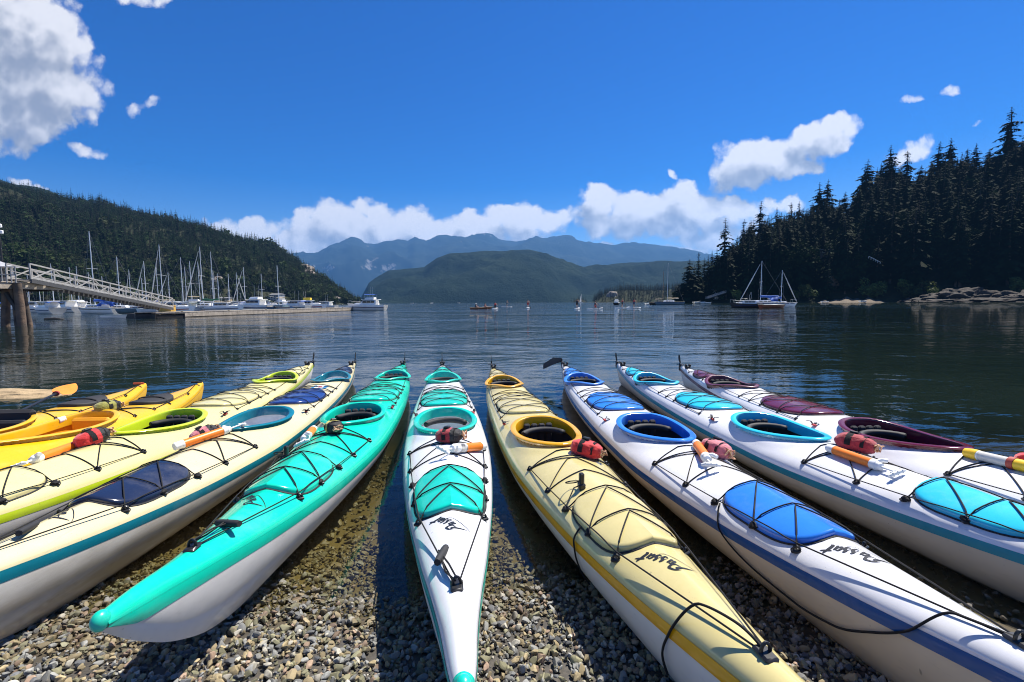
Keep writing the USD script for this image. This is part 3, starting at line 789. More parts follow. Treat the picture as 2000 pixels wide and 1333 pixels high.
def gel(name, color, dirt=0.0):
    """Gelcoat: glossy, faintly mottled and scuffed; hulls gather brown grime towards the keel."""
    g = Graph()
    o = g.add('texture_coordinate', 'object')
    n = g.add('noise_texture', 'fac', vector=o, scale=3.5, detail=5.0, roughness=.6)
    f = g.add('map_range', 'result', value=n, from_min=.3, from_max=.7, to_min=0.0, to_max=1.0, clamp=True)
    c2 = tuple(c * .9 for c in color)
    col = g.add('mix_color', 'result', fac=f, a=tuple(color), b=c2)
    # fine scratches along the boat
    q = g.add('mapping', 'vector', mapping_type='point', vector=o, scale=(1.2, 60.0, 40.0))
    sc = g.add('noise_texture', 'fac', vector=q, scale=1.6, detail=3.0, roughness=.7)
    sf = g.add('map_range', 'result', value=sc, from_min=.62, from_max=.74, to_min=0.0, to_max=.30, clamp=True)
    col = g.add('mix_color', 'result', fac=sf, a=col, b=tuple(c * .55 for c in color))
    if dirt:
        z = g.add('separate_xyz', 'z', vector=o)
        dn = g.add('noise_texture', 'fac', vector=g.add('mapping', 'vector', mapping_type='point', vector=o, scale=(1.0, 1.0, 4.0)), scale=2.2, detail=6.0, roughness=.65)
        zz = g.math('multiply_add', g.math('subtract', dn, .5), .42, z)
        df = g.add('map_range', 'result', value=zz, from_min=.30 if dirt > .8 else .17, from_max=.06 if dirt > .8 else -.02, to_min=0.0, to_max=min(dirt, .8), clamp=True)
        col = g.add('mix_color', 'result', fac=df, a=col, b=(.23, .165, .085))
        sp = g.add('noise_texture', 'fac', vector=g.add('mapping', 'vector', mapping_type='point', vector=o, scale=(7.0, 1.0, 2.2)), scale=3.4, detail=2.0)
        sf2 = g.add('map_range', 'result', value=sp, from_min=.745, from_max=.77, to_min=0.0, to_max=.6, clamp=True)
        col = g.add('mix_color', 'result', fac=sf2, a=col, b=(.06, .055, .05))
    # dried salt and dust in soft patches
    du = g.add('noise_texture', 'fac', vector=o, scale=1.7, detail=8.0, roughness=.7)
    duf = g.add('map_range', 'result', value=du, from_min=.52, from_max=.75, to_min=0.0, to_max=.26 if dirt else .12, clamp=True)
    col = g.add('mix_color', 'result', fac=duf, a=col, b=(.50, .47, .42))
    rf = g.add('map_range', 'result', value=du, from_min=.35, from_max=.65, to_min=.14 if not dirt else .30, to_max=.38 if not dirt else .55)
    # grit and splashes dried on: small sparse specks in clusters
    gv = g.add('noise_texture', 'fac', vector=o, scale=95.0, detail=2.0, roughness=.5)
    gc = g.add('map_range', 'result', value=du, from_min=.45, from_max=.62, to_min=.80, to_max=.69, clamp=True)
    gf = g.math('multiply', g.math('greater_than', gv, gc), .55)
    col = g.add('mix_color', 'result', fac=gf, a=col, b=(.16, .13, .09))
    wv = g.add('noise_texture', 'fac', vector=o, scale=5.0, detail=2.0)
    nrm = g.add('bump', 'normal', height=wv, strength=1.0, distance=.004)
    return g.make('/World/Looks/' + name, surface=g.add('principled_bsdf', 'BSDF', base_color=col, roughness=rf, normal=nrm, specular_ior_level=.45, coat_weight=.35 if not dirt else .08, coat_roughness=.08))

C_WHITE, C_CREAM, C_GREEN = (.70, .70, .71), (.60, .51, .22), (.004, .54, .37)
G_ = {k: gel('gelcoat_' + k, c) for k, c in dict(white=C_WHITE, cream=C_CREAM, pale_cream=(.64, .57, .26), ivory=(.64, .56, .33), green=C_GREEN, teal=(.006, .52, .39), lime=(.52, .66, .02), deep_teal=(.006, .16, .22), navy=(.012, .018, .045),
      royal_navy=(.015, .035, .17), amber=(.74, .36, .004), blue=(.03, .20, .70), stripe_blue=(.002, .075, .25), turquoise=(.03, .50, .68), stripe_turquoise=(.012, .26, .33), maroon=(.115, .010, .024), yellow=(.72, .40, .008), orange=(.76, .32, .010)).items()}
H_ = {k: gel('hull_' + k, c, d) for k, c, d in (('white', (.66, .64, .61), .55), ('dirty', (.62, .59, .54), .95), ('tan', (.62, .53, .39), .5), ('yellow', (.76, .42, .008), .35))}
LINER = {'dark': mat('liner_dark', (.020, .020, .021), .6, vary=.4, vscale=8), 'white': mat('liner_white', (.74, .75, .77), .4, vary=.15, vscale=6), 'orange': mat('liner_orange', (.78, .33, .012), .4, vary=.12, vscale=5)}

SIX = dict(L=6.7,
    b=([0, .06, .3, .7, 1.1, 1.57, 2.2, 2.85, 3.5, 4.1, 4.7, 5.0, 5.38, 5.95, 6.285, 6.45, 6.62, 6.7], [.016, .024, .07, .135, .195, .25, .297, .325, .336, .328, .288, .257, .212, .128, .073, .051, .034, .022]),
    zs=([0, .8, 1.57, 3, 4, 5, 5.7, 6.285, 6.7], [.295, .235, .205, .185, .190, .235, .300, .385, .462]),
    zd=([0, .5, 1.57, 2.85, 3.9, 4.6, 5.05, 5.38, 6.0, 6.285, 6.62, 6.7], [.335, .325, .318, .322, .328, .365, .388, .395, .425, .443, .485, .488]),
    zk=([0, .1, .3, .7, 1.5, 3, 4.6, 5.2, 5.6, 5.95, 6.2, 6.4, 6.56, 6.7], [.20, .06, -.02, -.055, -.075, -.085, -.075, -.06, -.035, .015, .085, .19, .31, .445]),
    p=([0, 1.0, 3.0, 4.2, 4.9, 5.8, 6.7], [1.7, 2.2, 2.6, 2.0, 1.28, 1.28, 1.9]))
REC = dict(L=3.9,
    b=([0, .08, .3, .7, 1.2, 1.8, 2.4, 3.0, 3.4, 3.7, 3.85, 3.9], [.02, .045, .11, .2, .275, .31, .305, .24, .16, .085, .045, .02]),
    zs=([0, .4, 1.2, 2.2, 3.2, 3.9], [.335, .255, .195, .19, .26, .37]),
    zd=([0, .3, 1.0, 1.8, 2.6, 3.2, 3.9], [.372, .335, .32, .325, .345, .375, .405]),
    zk=([0, .1, .35, .9, 2.0, 3.0, 3.5, 3.8, 3.9], [.22, .05, -.03, -.07, -.08, -.05, .02, .18, .33]),
    p=([0, 1.5, 3, 3.9], [1.8, 2.4, 1.8, 1.8]))

class Boat:
    def __init__(self, spec, pits):
        self.L = spec['L']
        self.fb, self.fs, self.fd, self.fk, self.fp = (PI(*spec[k]) for k in ('b', 'zs', 'zd', 'zk', 'p'))
        self.pits = pits          # cockpits: (centre, half length, half width)
        self.lids = []            # hatch covers: (centre, half length, half width, height, power, taper)
    def egg(self, pit, n=72, grow=0.0):
        c, A, B = pit
        th = np.arange(n) * 2 * np.pi / n
        x = np.cos(th)
        w = np.sign(np.sin(th)) * np.abs(np.sin(th)) ** (.80 + .22 * np.clip(x, 0, 1)) * (1 - .30 * x) / 1.045
        P = np.stack([c + A * x, B * w], 1)
        if grow:
            T = np.roll(P, -1, 0) - np.roll(P, 1, 0)
            N = np.stack([T[:, 1], -T[:, 0]], 1); N /= np.linalg.norm(N, axis=1, keepdims=True)
            P = P + N * grow
        return P
    def deck(self, s, y):
        s, y = np.asarray(s, float), np.asarray(y, float)
        b = self.fb(s)
        v = np.clip(np.abs(y) / b, 0, 1)
        p = self.fp(s)
        z = self.fs(s) + (self.fd(s) - self.fs(s)) * (1 - v ** p) ** (1 / np.where(v > 0, 1.75, 1.75))
        for c, A, B in self.pits:
            r = np.sqrt(((s - c) / (A + .03)) ** 2 + (y / (B + .03)) ** 2)
            z = z + .018 * np.exp(-(np.clip(r - 1, 0, None) / .16) ** 2) * np.clip((1 - v) * 5, 0, 1)
        return z
    def lid_r(self, lid, s, y):
        c, A, B, h, n, tp = lid
        u = (s - c) / A
        w = B * (1 - tp * np.clip(u, -1, 1))
        return (np.abs(u) ** n + np.abs(y / w) ** n) ** (1 / n)
    def top(self, s, y):
        """deck or hatch surface, where cords lie"""
        z = self.deck(s, y)
        for lid in self.lids:
            r = self.lid_r(lid, s, y)
            z = z + np.where(r < 1.05, 1.12 * lid[3] * np.clip((1.05 - r) / .10, 0, 1) ** .5, 0)
        return z

def inside(poly, s, y):
    from matplotlib.path import Path
    return Path(poly).contains_points(np.c_[s.ravel(), y.ravel()]).reshape(s.shape)

def in_poly(poly, X, Y):
    r = np.zeros(X.shape, bool)
    n = len(poly)
    for i in range(n):
        (x1, y1), (x2, y2) = poly[i], poly[(i + 1) % n]
        c = ((y1 > Y) != (y2 > Y)) & (X < (x2 - x1) * (Y - y1) / (y2 - y1 + 1e-12) + x1)
        r ^= c
    return r

def hull_meshes(B, band=.046, ns=150, nq=16):
    s = np.concatenate([np.linspace(0, .3, 14)[:-1], np.linspace(.3, B.L - .7, ns)[:-1], np.linspace(B.L - .7, B.L, 26)])
    b, zs, zk = B.fb(s), B.fs(s), B.fk(s)
    D = np.maximum(zs - zk, .008)
    def ring(drop, push=0.0):
        q = np.clip(drop / D, 0, 1)
        n = 2.3; m_ = np.interp(s / B.L, [0, .12, .3, .7, .85, 1], [1.0, 1.0, 1.25, 1.2, .95, 1.0])
        return b * (1 - q ** n) ** (1 / m_) + push
    def surf(drops, push=0.0):
        port = [np.stack([s, ring(d, push), zs - np.minimum(d, D)], 1) for d in drops]
        star = [p * [1, -1, 1] for p in port]
        return np.stack(star + port[::-1])
    bd = [np.minimum(band * t, D * .5) for t in (0, .25, .5, .75, 1)]
    rows = [np.minimum(band, D * .5) + (D - np.minimum(band, D * .5)) * (1 - math.cos(t * math.pi / 2)) ** .85 for t in np.linspace(0, 1, nq)]
    hull = surf(rows)
    side = []
    for sg in (-1, 1):
        P = np.stack([np.stack([s, sg * (ring(d, .0012 + .0015 * math.sin(math.pi * k / 4))), zs - np.minimum(d, D)], 1) for k, d in enumerate(bd)])
        side.append(grid_mesh(P, sg < 0))
    return grid_mesh(hull, True), join(side)

def deck_mesh(B, tip_from=None):
    s = np.concatenate([np.linspace(0, .3, 16)[:-1], np.arange(.3, B.L - .3, .02), np.linspace(B.L - .3, B.L, 20)])
    v = np.sin(np.linspace(-1, 1, 47) * math.pi / 2) * .55 + np.linspace(-1, 1, 47) * .45
    S, V = np.meshgrid(s, v, indexing='ij')
    Y = V * B.fb(S)
    P = np.stack([S, Y, B.deck(S, Y)], -1)
    cs, cy = (S[:-1, :-1] + S[1:, 1:]) / 2, (Y[:-1, :-1] + Y[1:, 1:]) / 2
    keep = np.ones(cs.shape, bool)
    for pit in B.pits:
        keep &= ~in_poly(B.egg(pit, grow=.022), cs, cy)
    if tip_from is None:
        return grid_mesh(P, False, keep.ravel()), None
    tip = cs > tip_from
    return grid_mesh(P, False, (keep & ~tip).ravel()), grid_mesh(P, False, (keep & tip).ravel())

def sweep_ring(B, pit, prof, closed_in=False):
    """Sweeps a profile of (outward, height) round a cockpit outline."""
    rows = []
    base = B.egg(pit)
    z0 = B.deck(base[:, 0], base[:, 1])
    # the rim itself runs fair: the base height is smoothed round the outline
    k = np.fft.rfft(z0); k[4:] = 0; z0 = np.fft.irfft(k, len(z0))
    for o, h in prof:
        p = B.egg(pit, grow=o)
        rows.append(np.c_[p, z0 + h])
    P = np.stack(rows)
    P = np.concatenate([P, P[:, :1]], 1)
    return P

def coaming(B, pit):
    P = sweep_ring(B, pit, [(-.004, -.05), (-.003, .012), (.002, .026), (.009, .030), (.026, .031), (.039, .028), (.045, .022), (.044, .016), (.036, .012), (.020, .009), (.022, -.02)])
    return grid_mesh(P, True)

def liner(B, pit, depth, taper):
    c, A, Bw = pit
    base = B.egg(pit)
    z0 = B.deck(base[:, 0], base[:, 1]).mean()
    rows = []
    for k, (f, d) in enumerate([(1.0, -.01), (1.04, -.06), (1.0, -depth * .6), (taper, -depth), (taper * .5, -depth - .004), (.02, -depth - .005)]):
        rows.append(np.c_[c + (base[:, 0] - c) * f, base[:, 1] * f, np.full(len(base), z0 + d)])
    P = np.stack(rows); P = np.concatenate([P, P[:, :1]], 1)
    return grid_mesh(P, False)

def lid_mesh(B, lid):
    c, A, Bw, h, n, tp = lid
    rows = []
    th = np.linspace(0, 2 * np.pi, 57)
    cx, sx = np.cos(th), np.sin(th)
    ux = np.sign(cx) * np.abs(cx) ** (2 / n); uy = np.sign(sx) * np.abs(sx) ** (2 / n)
    for f, t in [(1.03, -.012), (1.03, .55 * h), (1.022, .80 * h), (1.0, .95 * h), (.97, h), (.9, h * 1.02), (.7, h * 1.04), (.5, h * 1.06), (.3, h * 1.07), (.1, h * 1.07), (.001, h * 1.07)]:
        S = c + A * ux * f
        Y = uy * f * Bw * (1 - tp * ux * f)
        rows.append(np.stack([S, Y, B.deck(S, Y) + t], 1))
    return grid_mesh(np.stack(rows), False)

def drape(B, pts, lift=.005, step=.03):
    """A cord laid straight in plan between points of the deck and pulled taut over what it crosses."""
    out = []
    for (s0, y0), (s1, y1) in zip(pts[:-1], pts[1:]):
        n = max(2, int(math.hypot(s1 - s0, y1 - y0) / step))
        for t in np.linspace(0, 1, n, endpoint=False):
            out.append((s0 + (s1 - s0) * t, y0 + (y1 - y0) * t))
    out.append(pts[-1])
    P = np.array(out)
    z = B.top(P[:, 0], P[:, 1]) + lift
    # taut: the upper hull of the height along the cord
    d = np.concatenate([[0], np.cumsum(np.hypot(*np.diff(P, axis=0).T))])
    hull = []
    for i in range(len(d)):
        while len(hull) >= 2:
            a, b_ = hull[-2], hull[-1]
            if (z[b_] - z[a]) * (d[i] - d[a]) <= (z[i] - z[a]) * (d[b_] - d[a]): hull.pop()
            else: break
        hull.append(i)
    zt = np.interp(d, d[hull], z[hull])
    return np.c_[P, np.maximum(z, z * .35 + zt * .65)]

# brush strokes of the script on the bow: (x, y, width) runs, letters about 1 high
SCRIPT = [[(.02, -.28, .02), (.22, .25, .10), (.42, .85, .13)], [(.05, .80, .02), (.45, 1.0, .07), (.92, .90, .10), (.95, .62, .09), (.70, .42, .06), (.34, .40, .02)],
          [(1.30, .42, .03), (1.12, .50, .07), (1.02, .22, .09), (1.12, .04, .07), (1.30, .30, .05), (1.38, .50, .06), (1.34, .05, .10), (1.46, .06, .03)],
          [(1.62, .05, .02), (1.88, .62, .06), (1.80, .40, .11), (1.98, .18, .12), (1.90, -.02, .07), (1.70, .0, .03)],
          [(2.10, .05, .02), (2.36, .62, .06), (2.28, .40, .11), (2.46, .18, .12), (2.38, -.02, .07), (2.18, .0, .03)],
          [(2.90, .42, .03), (2.72, .50, .07), (2.62, .22, .09), (2.72, .04, .07), (2.90, .30, .05), (2.98, .50, .06), (2.94, .05, .10), (3.06, .06, .03)],
          [(3.42, .95, .05), (3.28, .40, .12), (3.24, .06, .11), (3.42, .02, .04)], [(3.02, .62, .03), (3.36, .66, .08), (3.72, .74, .02)],
          [(-.15, -.42, .015), (.6, -.50, .03), (1.6, -.42, .035), (2.5, -.16, .015)]]
def lettering(B, s0, y0, size, ang):
    """Script drawn aslant on the deck, reading from bow to stern."""
    parts = []
    d, u = np.array([-math.cos(ang), -math.sin(ang)]), np.array([math.sin(ang), -math.cos(ang)])
    for st in SCRIPT:
        a = np.array(st, float)
        t = np.linspace(0, len(a) - 1, 6 * (len(a) - 1) + 1)
        Q = PI(np.arange(len(a)), a)(t)
        x = Q[:, 0] + .22 * Q[:, 1]
        y = Q[:, 1]
        T = np.gradient(np.c_[x, y], axis=0); T /= np.linalg.norm(T, axis=1, keepdims=True) + 1e-9
        N = np.c_[-T[:, 1], T[:, 0]] * Q[:, 2:3] * .95
        rows = []
        for sg in (-1, 1):
            px, py = (x + sg * N[:, 0]) * size, (y + sg * N[:, 1]) * size
            S, Y = s0 + px * d[0] + py * u[0], y0 + px * d[1] + py * u[1]
            rows.append(np.stack([S, Y, B.deck(S, Y) + .0018], 1))
        parts.append(grid_mesh(np.stack(rows)))
        parts.append(grid_mesh(np.stack(rows), True))
    return join(parts)

def fitting(c, ang=0.0, s=1.0):
    """A deck fitting: low base, raised loop and screw."""
    ca, sa = math.cos(ang), math.sin(ang)
    M = np.array([[ca, -sa, 0, c[0]], [sa, ca, 0, c[1]], [0, 0, 1, c[2]], [0, 0, 0, 1]])
    a = rbox(-.018 * s, -.011 * s, -.006, .018 * s, .011 * s, .007 * s, .004)
    t = np.linspace(0, math.pi, 8)
    b = tube(np.c_[.011 * s * np.cos(t), 0 * t, .004 + .016 * s * np.sin(t)], .0045 * s, 6)
    k = tube([(-.004, .013 * s, .006), (.010 * s, .022 * s, .010)], [.007 * s, .005 * s], 6)
    return xf(join([a, b, k]), M)

def knot(c, r, seed):
    m_ = trimesh.creation.icosphere(1)
    v = np.array(m_.vertices)
    v = v * (1 + .5 * (meshkit.noise(v * 2 + seed, seed) - .5))[:, None] * [r * 1.3, r, r * .8]
    return (v + c, np.array(m_.faces))

def strap_buckle(B, s, side, seed):
    """Black webbing tails with a red tab, by the rear of the front cockpit."""
    r = np.random.default_rng(seed)
    y = side * B.fb(s) * .80
    z = float(B.deck(s, y))
    parts = []
    for k in range(3):
        a = r.uniform(0, 6.28)
        d = np.array([math.cos(a), math.sin(a) * .7, 0])
        p0 = np.array([s, y, z + .008])
        pts = [p0, p0 + d * .03 + [0, 0, .018 + .02 * r.random()], p0 + d * .07 + [0, 0, .03 * r.random() + .004]]
        q = np.array(pts)
        w = np.cross(d, [0, 0, 1]) * .011
        top = np.concatenate([q - w, q + w])
        parts.append(grid_mesh(np.stack([q - w, q + w]))); parts.append(grid_mesh(np.stack([q - w - [0, 0, .002], q + w - [0, 0, .002]]), True))
    red = rbox(s - .02, y - .012, z + .006, s + .022, y + .012, z + .02, .004)
    return join(parts), red

def rudder_mesh(z, up):
    """Rudder head, flipped-up blade and yoke at the stern."""
    head = join([rbox(-.075, -.014, z - .08, -.02, .014, z + .035, .006), tube([(-.05, 0, z - .09), (-.05, 0, z + .075)], .009, 8), beam((-.05, -.055, z + .02), (-.05, .055, z + .02), .014, .008),
                 rbox(-.03, -.018, z + .01, .05, .018, z + .03, .006)])
    if up == 'side':
        pts = [(-.07, 0, z + .055), (-.10, -.14, z + .03), (-.12, -.30, z - .06)]
        p = np.array(pts, float); w = [.03, .06, .045]; V = []
        for q, ww in zip(p, w):
            V += [q + [.004, 0, ww], q + [.004, .003, 0], q + [.0, 0, -ww], q + [-.004, -.003, 0]]
        V = np.array(V); f = []
        for i in range(2):
            for j in range(4):
                a, b_ = i * 4 + j, i * 4 + (j + 1) % 4
                f += [(a, b_, b_ + 4), (a, b_ + 4, a + 4)]
        return head, (V, np.array(f + [(0, 2, 1), (0, 3, 2), (8, 9, 10), (8, 10, 11)]))
    else:
        pts = [(-.06, 0, z + .04), (-.09, .0, z + .10), (-.10, .0, z + .16)]
    p = np.array(pts, float)
    bl = []
    w = [.022, .045, .03]
    V = []
    for q, ww in zip(p, w):
        V += [q + [ww, 0, .004], q + [0, .004, ww * .2], q + [-ww, 0, 0], q + [0, -.004, -ww * .2]]
    V = np.array(V)
    f = []
    for i in range(2):
        for j in range(4):
            a, b_ = i * 4 + j, i * 4 + (j + 1) % 4
            f += [(a, b_, b_ + 4), (a, b_ + 4, a + 4)]
    f += [(0, 2, 1), (0, 3, 2), (8, 9, 10), (8, 10, 11)]
    return head, (V, np.array(f))

FRONT, REAR = (3.90, .405, .222), (1.56, .395, .205)

def make_kayak(name, label, fit, C, opts):
    x0, y0, a, dz, tl = fit
    B = Boat(SIX, [REAR, FRONT])
    B.lids = [(2.80, .385, .235, .026, 2.9, .06), (5.385, .275, .172, .027, 3.6, .14), (.80, .235, .125, .026, 2.7, -.22)]
    d = np.array([math.sin(a), -math.cos(a), tl]); d /= np.linalg.norm(d)
    yv = np.array([math.cos(a), math.sin(a), 0.0]); zv = np.cross(d, yv)
    roll = opts.get('roll', 0.0)
    yv, zv = yv * math.cos(roll) + zv * math.sin(roll), zv * math.cos(roll) - yv * math.sin(roll)
    M = np.eye(4); M[:3, 0], M[:3, 1], M[:3, 2] = d, yv, zv
    M[:3, 3] = [x0, y0, dz - 3.3 * tl]
    t = thing(name, label, 'kayak', 'touring kayaks drawn up side by side on the beach', M=M)
    hull, stripe = hull_meshes(B)
    obj('hull', hull, H_[C.get('hull', 'white')], t, smooth=True)
    obj('seam_stripe', stripe, G_[C['stripe']], t, smooth=60)
    dm, tip = deck_mesh(B, 6.662 if 'tip' in C else None)
    nose = trimesh.creation.icosphere(2)
    nz = (float(B.fs(B.L)) + float(B.fd(B.L))) / 2 - .004
    nose = (np.array(nose.vertices) * [.026, .021, .027] + [B.L - .004, 0, nz], np.array(nose.faces))
    if tip is None: dm = join([dm, nose])
    else: tip = join([tip, nose])
    obj('deck', dm, G_[C['deck']], t, smooth=True)
    if tip is not None:
        obj('bow_cap', tip, G_[C['tip']], t, smooth=True)
    for pit, dep in ((REAR, .24), (FRONT, .27)):
        obj('cockpit_coaming', coaming(B, pit), G_[C['rim']], t, smooth=40)
        obj('cockpit_liner', liner(B, pit, dep, .86 if pit is FRONT else .76), LINER[C.get('liner', 'dark')], t, smooth=40)
        zc = float(B.deck(np.array(pit[0]), np.array(0.0)))
        c = pit[0]
        pan = rbox(c - .30, -.15, zc - .235, c + .06, .15, zc - .19, .02)
        ribs = [rbox(c - .335 + .0, y - .026, zc - .20, c - .30, y + .026, zc - .015, .010) for y in (-.105, -.042, .021, .084)]
        obj('seat', join([pan] + (ribs if C.get('liner') != 'white' else [])), dark_fabric if C.get('liner') != 'white' else LINER['white'], t)
        th = np.linspace(-1.25, 1.25, 11)
        if not opts.get('bare'): obj('back_band', tube(np.c_[c - .10 - .17 * np.cos(th), .165 * np.sin(th) / .95, zc - .055 + 0 * th], .024, 7), black_rubber, t, smooth=True)
    for lid, key in zip(B.lids, ('lid', 'lid', 'lid')):
        k = C.get('lids', [C['lid']] * 3)[B.lids.index(lid)]
        obj('hatch_cover', lid_mesh(B, lid), G_[k], t, smooth=50)
        th = np.linspace(0, 2 * np.pi, 41)
        n = lid[4]
        ux = np.sign(np.cos(th)) * np.abs(np.cos(th)) ** (2 / n); uy = np.sign(np.sin(th)) * np.abs(np.sin(th)) ** (2 / n)
        S = lid[0] + lid[1] * 1.045 * ux; Y = uy * 1.045 * lid[2] * (1 - lid[5] * ux)
        obj('hatch_seal', tube(np.c_[S, Y, B.deck(S, Y) + .001], .0055, 5, False), black_rubber, t)
    # fittings and cords
    r = np.random.default_rng(int(abs(x0) * 1000))
    fr = [4.48, 4.86, 5.13, 5.41, 5.65]
    md = [2.12, 2.34, 2.55, 2.85, 3.12]
    st = [.45, .80, 1.05]
    def side(s, sg): return (s, sg * float(B.fb(s)) * (.83 if s > 4 else .80))
    for s in fr + md + st:
        for sg in (-1, 1):
            x, y = side(s, sg)
            obj('deck_fitting', fitting((x, y, float(B.deck(x, y))), math.atan2(y, .01) * .3 + (1.57 if s in fr else .4), 1.15 if s in fr else .8), black_plastic, t, smooth=40)
    def cord(*p, rad=.0036): obj('bungee_cord', tube(drape(B, list(p)), rad, 5), black_cord, t, smooth=True)
    L_, R_ = (lambda i: side(fr[i], -1)), (lambda i: side(fr[i], 1))
    tip_c = (4.40, 0.0)
    cord(L_(0), (4.385, -.06), (4.385, .06), R_(0)); cord(L_(0), (4.50, 0), R_(0)); cord(L_(1), (4.56, -.03), R_(0)); cord(R_(1), (4.56, .03), L_(0)); cord(L_(1), (4.80, 0), R_(1))
    pk = (5.14, 0.0)
    cord(L_(2), pk, R_(2)); cord(L_(3), (5.16, .0), R_(3)); cord(L_(3), (5.42, .0), R_(3)); cord(L_(4), (5.44, 0), R_(4))
    ml, mr = (lambda i: side(md[i], -1)), (lambda i: side(md[i], 1))
    cord(ml(0), (2.06, -.05), (2.06, .05), mr(0)); cord(ml(0), (2.2, 0), mr(1)); cord(mr(0), (2.2, 0), ml(1))
    cord(ml(1), (2.50, .0), mr(2)); cord(mr(1), (2.53, .02), ml(2)); cord(ml(2), mr(3)); cord(mr(2), ml(3)); cord(ml(3), (3.0, .0), mr(4)); cord(ml(4), (2.98, 0), mr(3))
    sl, sr = (lambda i: side(st[i], -1)), (lambda i: side(st[i], 1))
    cord(sl(0), sr(1)); cord(sr(0), sl(1)); cord(sl(1), sr(2)); cord(sr(1), sl(2))
    # perimeter lines from the bow fitting past all the side fittings
    for sg in (-1, 1):
        obj('deck_line', tube(drape(B, [(6.275, sg * .008)] + [side(s, sg) for s in fr[::-1]], .007), .0032, 5), black_cord, t, smooth=True)
        obj('deck_line', tube(drape(B, [side(s, sg) for s in md[::-1]] + [(1.3, sg * float(B.fb(1.3)) * .86), side(st[2], sg), side(st[0], sg), (.12, 0)], .006), .003, 5), black_cord, t, smooth=True)
        s_ = 3.36
        b1, b2 = strap_buckle(B, s_, sg, 5 + int(sg) + int(abs(x0) * 10))
        sb = obj('strap', b1, dark_fabric, t)
        obj('buckle', b2, buckle_red, sb)
        for k in range(2):
            x, y = side(fr[2 + k], sg)
            obj('cord_knot', knot((x + r.uniform(-.01, .01), y, float(B.deck(x, y)) + .014), .017, k + 3), black_cord, t)
    # bow end: eye, shackle and toggle
    zb = float(B.deck(6.28, 0))
    th = np.linspace(0, math.pi, 9)
    obj('bow_eye', join([rbox(6.255, -.020, zb - .004, 6.315, .020, zb + .010, .006), tube(np.c_[6.285 + 0 * th, .013 * np.cos(th), zb + .008 + .024 * np.sin(th)], .0048, 6)]), black_plastic, t, smooth=40)
    if opts.get('toggle', 1) is not None:
        tx, ty, ta = opts.get('toggle', (6.05, .0, .5))
        tsz = opts.get('tsize', .062)
        tz = float(B.deck(tx, ty)) + .02
        e = np.array([math.cos(ta), math.sin(ta), .12]) * tsz
        c0 = np.array([tx, ty, tz])
        tg = obj('carry_toggle', tube([c0 - e, c0 - e * .6, c0 + e * .6, c0 + e], [.012, .0145, .0145, .012], 8), black_rubber, t, smooth=50)
        obj('toggle_cord', tube([(6.285, 0, zb + .028), (6.18, ty * .5, (zb + tz) / 2 + .02), c0, c0 + [-.02, -.01, .006], (6.2, ty * .5 - .012, (zb + tz) / 2 + .006), (6.285, -.004, zb + .02)], .0034, 5), black_cord, tg)
    if opts.get('text', True):
        obj('lettering', lettering(B, opts.get('text_s', 5.86), opts.get('text_y', .045), .052, .56), ink, t)
    hd, bl = rudder_mesh(float(B.fd(0.0)), opts.get('rudder', 'up'))
    rd = obj('rudder', hd, black_plastic, t)
    obj('rudder_blade', bl, mat('rudder_grey', (.06, .065, .07), .4) if opts.get('rudder') == 'side' else black_plastic, rd)
    zr = float(B.deck(np.array(.24), np.array(0.0)))
    obj('rudder_rest', join([rbox(.20, -.032, zr - .01, .27, .032, zr + .035, .008), rbox(.20, -.040, zr + .03, .27, -.018, zr + .062, .006), rbox(.20, .018, zr + .03, .27, .040, zr + .062, .006)]), black_rubber, t)
    if 'clip' in opts:
        s_, y_ = opts['clip']; z_ = float(B.top(np.array(s_), np.array(y_)))
        th = np.linspace(0, 2 * np.pi, 15)
        ck = obj('line_clip', join([rbox(s_ - .022, y_ - .018, z_ - .004, s_ + .022, y_ + .018, z_ + .030, .006), rbox(s_ - .012, y_ - .014, z_ + .02, s_ + .016, y_ + .012, z_ + .085, .006)]), black_plastic, t)
        obj('clip_cord', join([tube(np.c_[s_ - .02 + .035 * np.cos(th), y_ - .045 + .035 * np.sin(th), z_ + .03 + .02 * np.cos(th)], .0032, 5, False), tube([(s_, y_, z_ + .02), (s_ + .03, y_ - .05, z_ + .02), side(fr[2], -1) + (float(B.deck(*map(np.array, side(fr[2], -1)))) + .02,)], .0036, 5)]), black_cord, ck)
    for path in opts.get('loops', []):
        q = []
        for s_, kind, val in path:
            if kind == 'deck':
                yy = val * float(B.fb(s_)); q.append((s_, yy, float(B.deck(s_, yy)) + .008))
            elif kind == 'air':
                q.append((s_, val[0], val[1]))
            else:                                   # down the near side, a given drop below the seam
                b_, D_ = float(B.fb(s_)), float(B.fs(s_) - B.fk(s_))
                q.append((s_, -b_ * max(0, 1 - min(1, val / D_) ** 2.3) ** .9 - .010, float(B.fs(s_)) - val))
        q = np.array(q)
        obj('loose_line', tube(PI(np.arange(len(q)), q)(np.linspace(0, len(q) - 1, 8 * len(q))), .0042, 6), black_cord, t, smooth=True)
    if 'sticker' in opts:
        s0, y0_, w, h = opts['sticker']
        def patch(ds, dy, hs, hy, lift):
            S, Y = np.meshgrid(np.linspace(s0 + ds - hs, s0 + ds + hs, 5), np.linspace(y0_ + dy - hy, y0_ + dy + hy, 5), indexing='ij')
            return grid_mesh(np.stack([S, Y, B.deck(S, Y) + lift], -1))
        sk = obj('sticker', patch(0, 0, w, h, .0015), mat('sticker_blue', (.02, .16, .36), .5), t)
        obj('sticker_panel', join([patch(.0, .0, w * .8, h * .55, .003)]), mat('sticker_white', (.75, .75, .75), .5), sk)
        obj('sticker_mark', join([patch(.02, .01, w * .4, h * .2, .0045)]), mat('sticker_red', (.45, .08, .10), .5), sk)
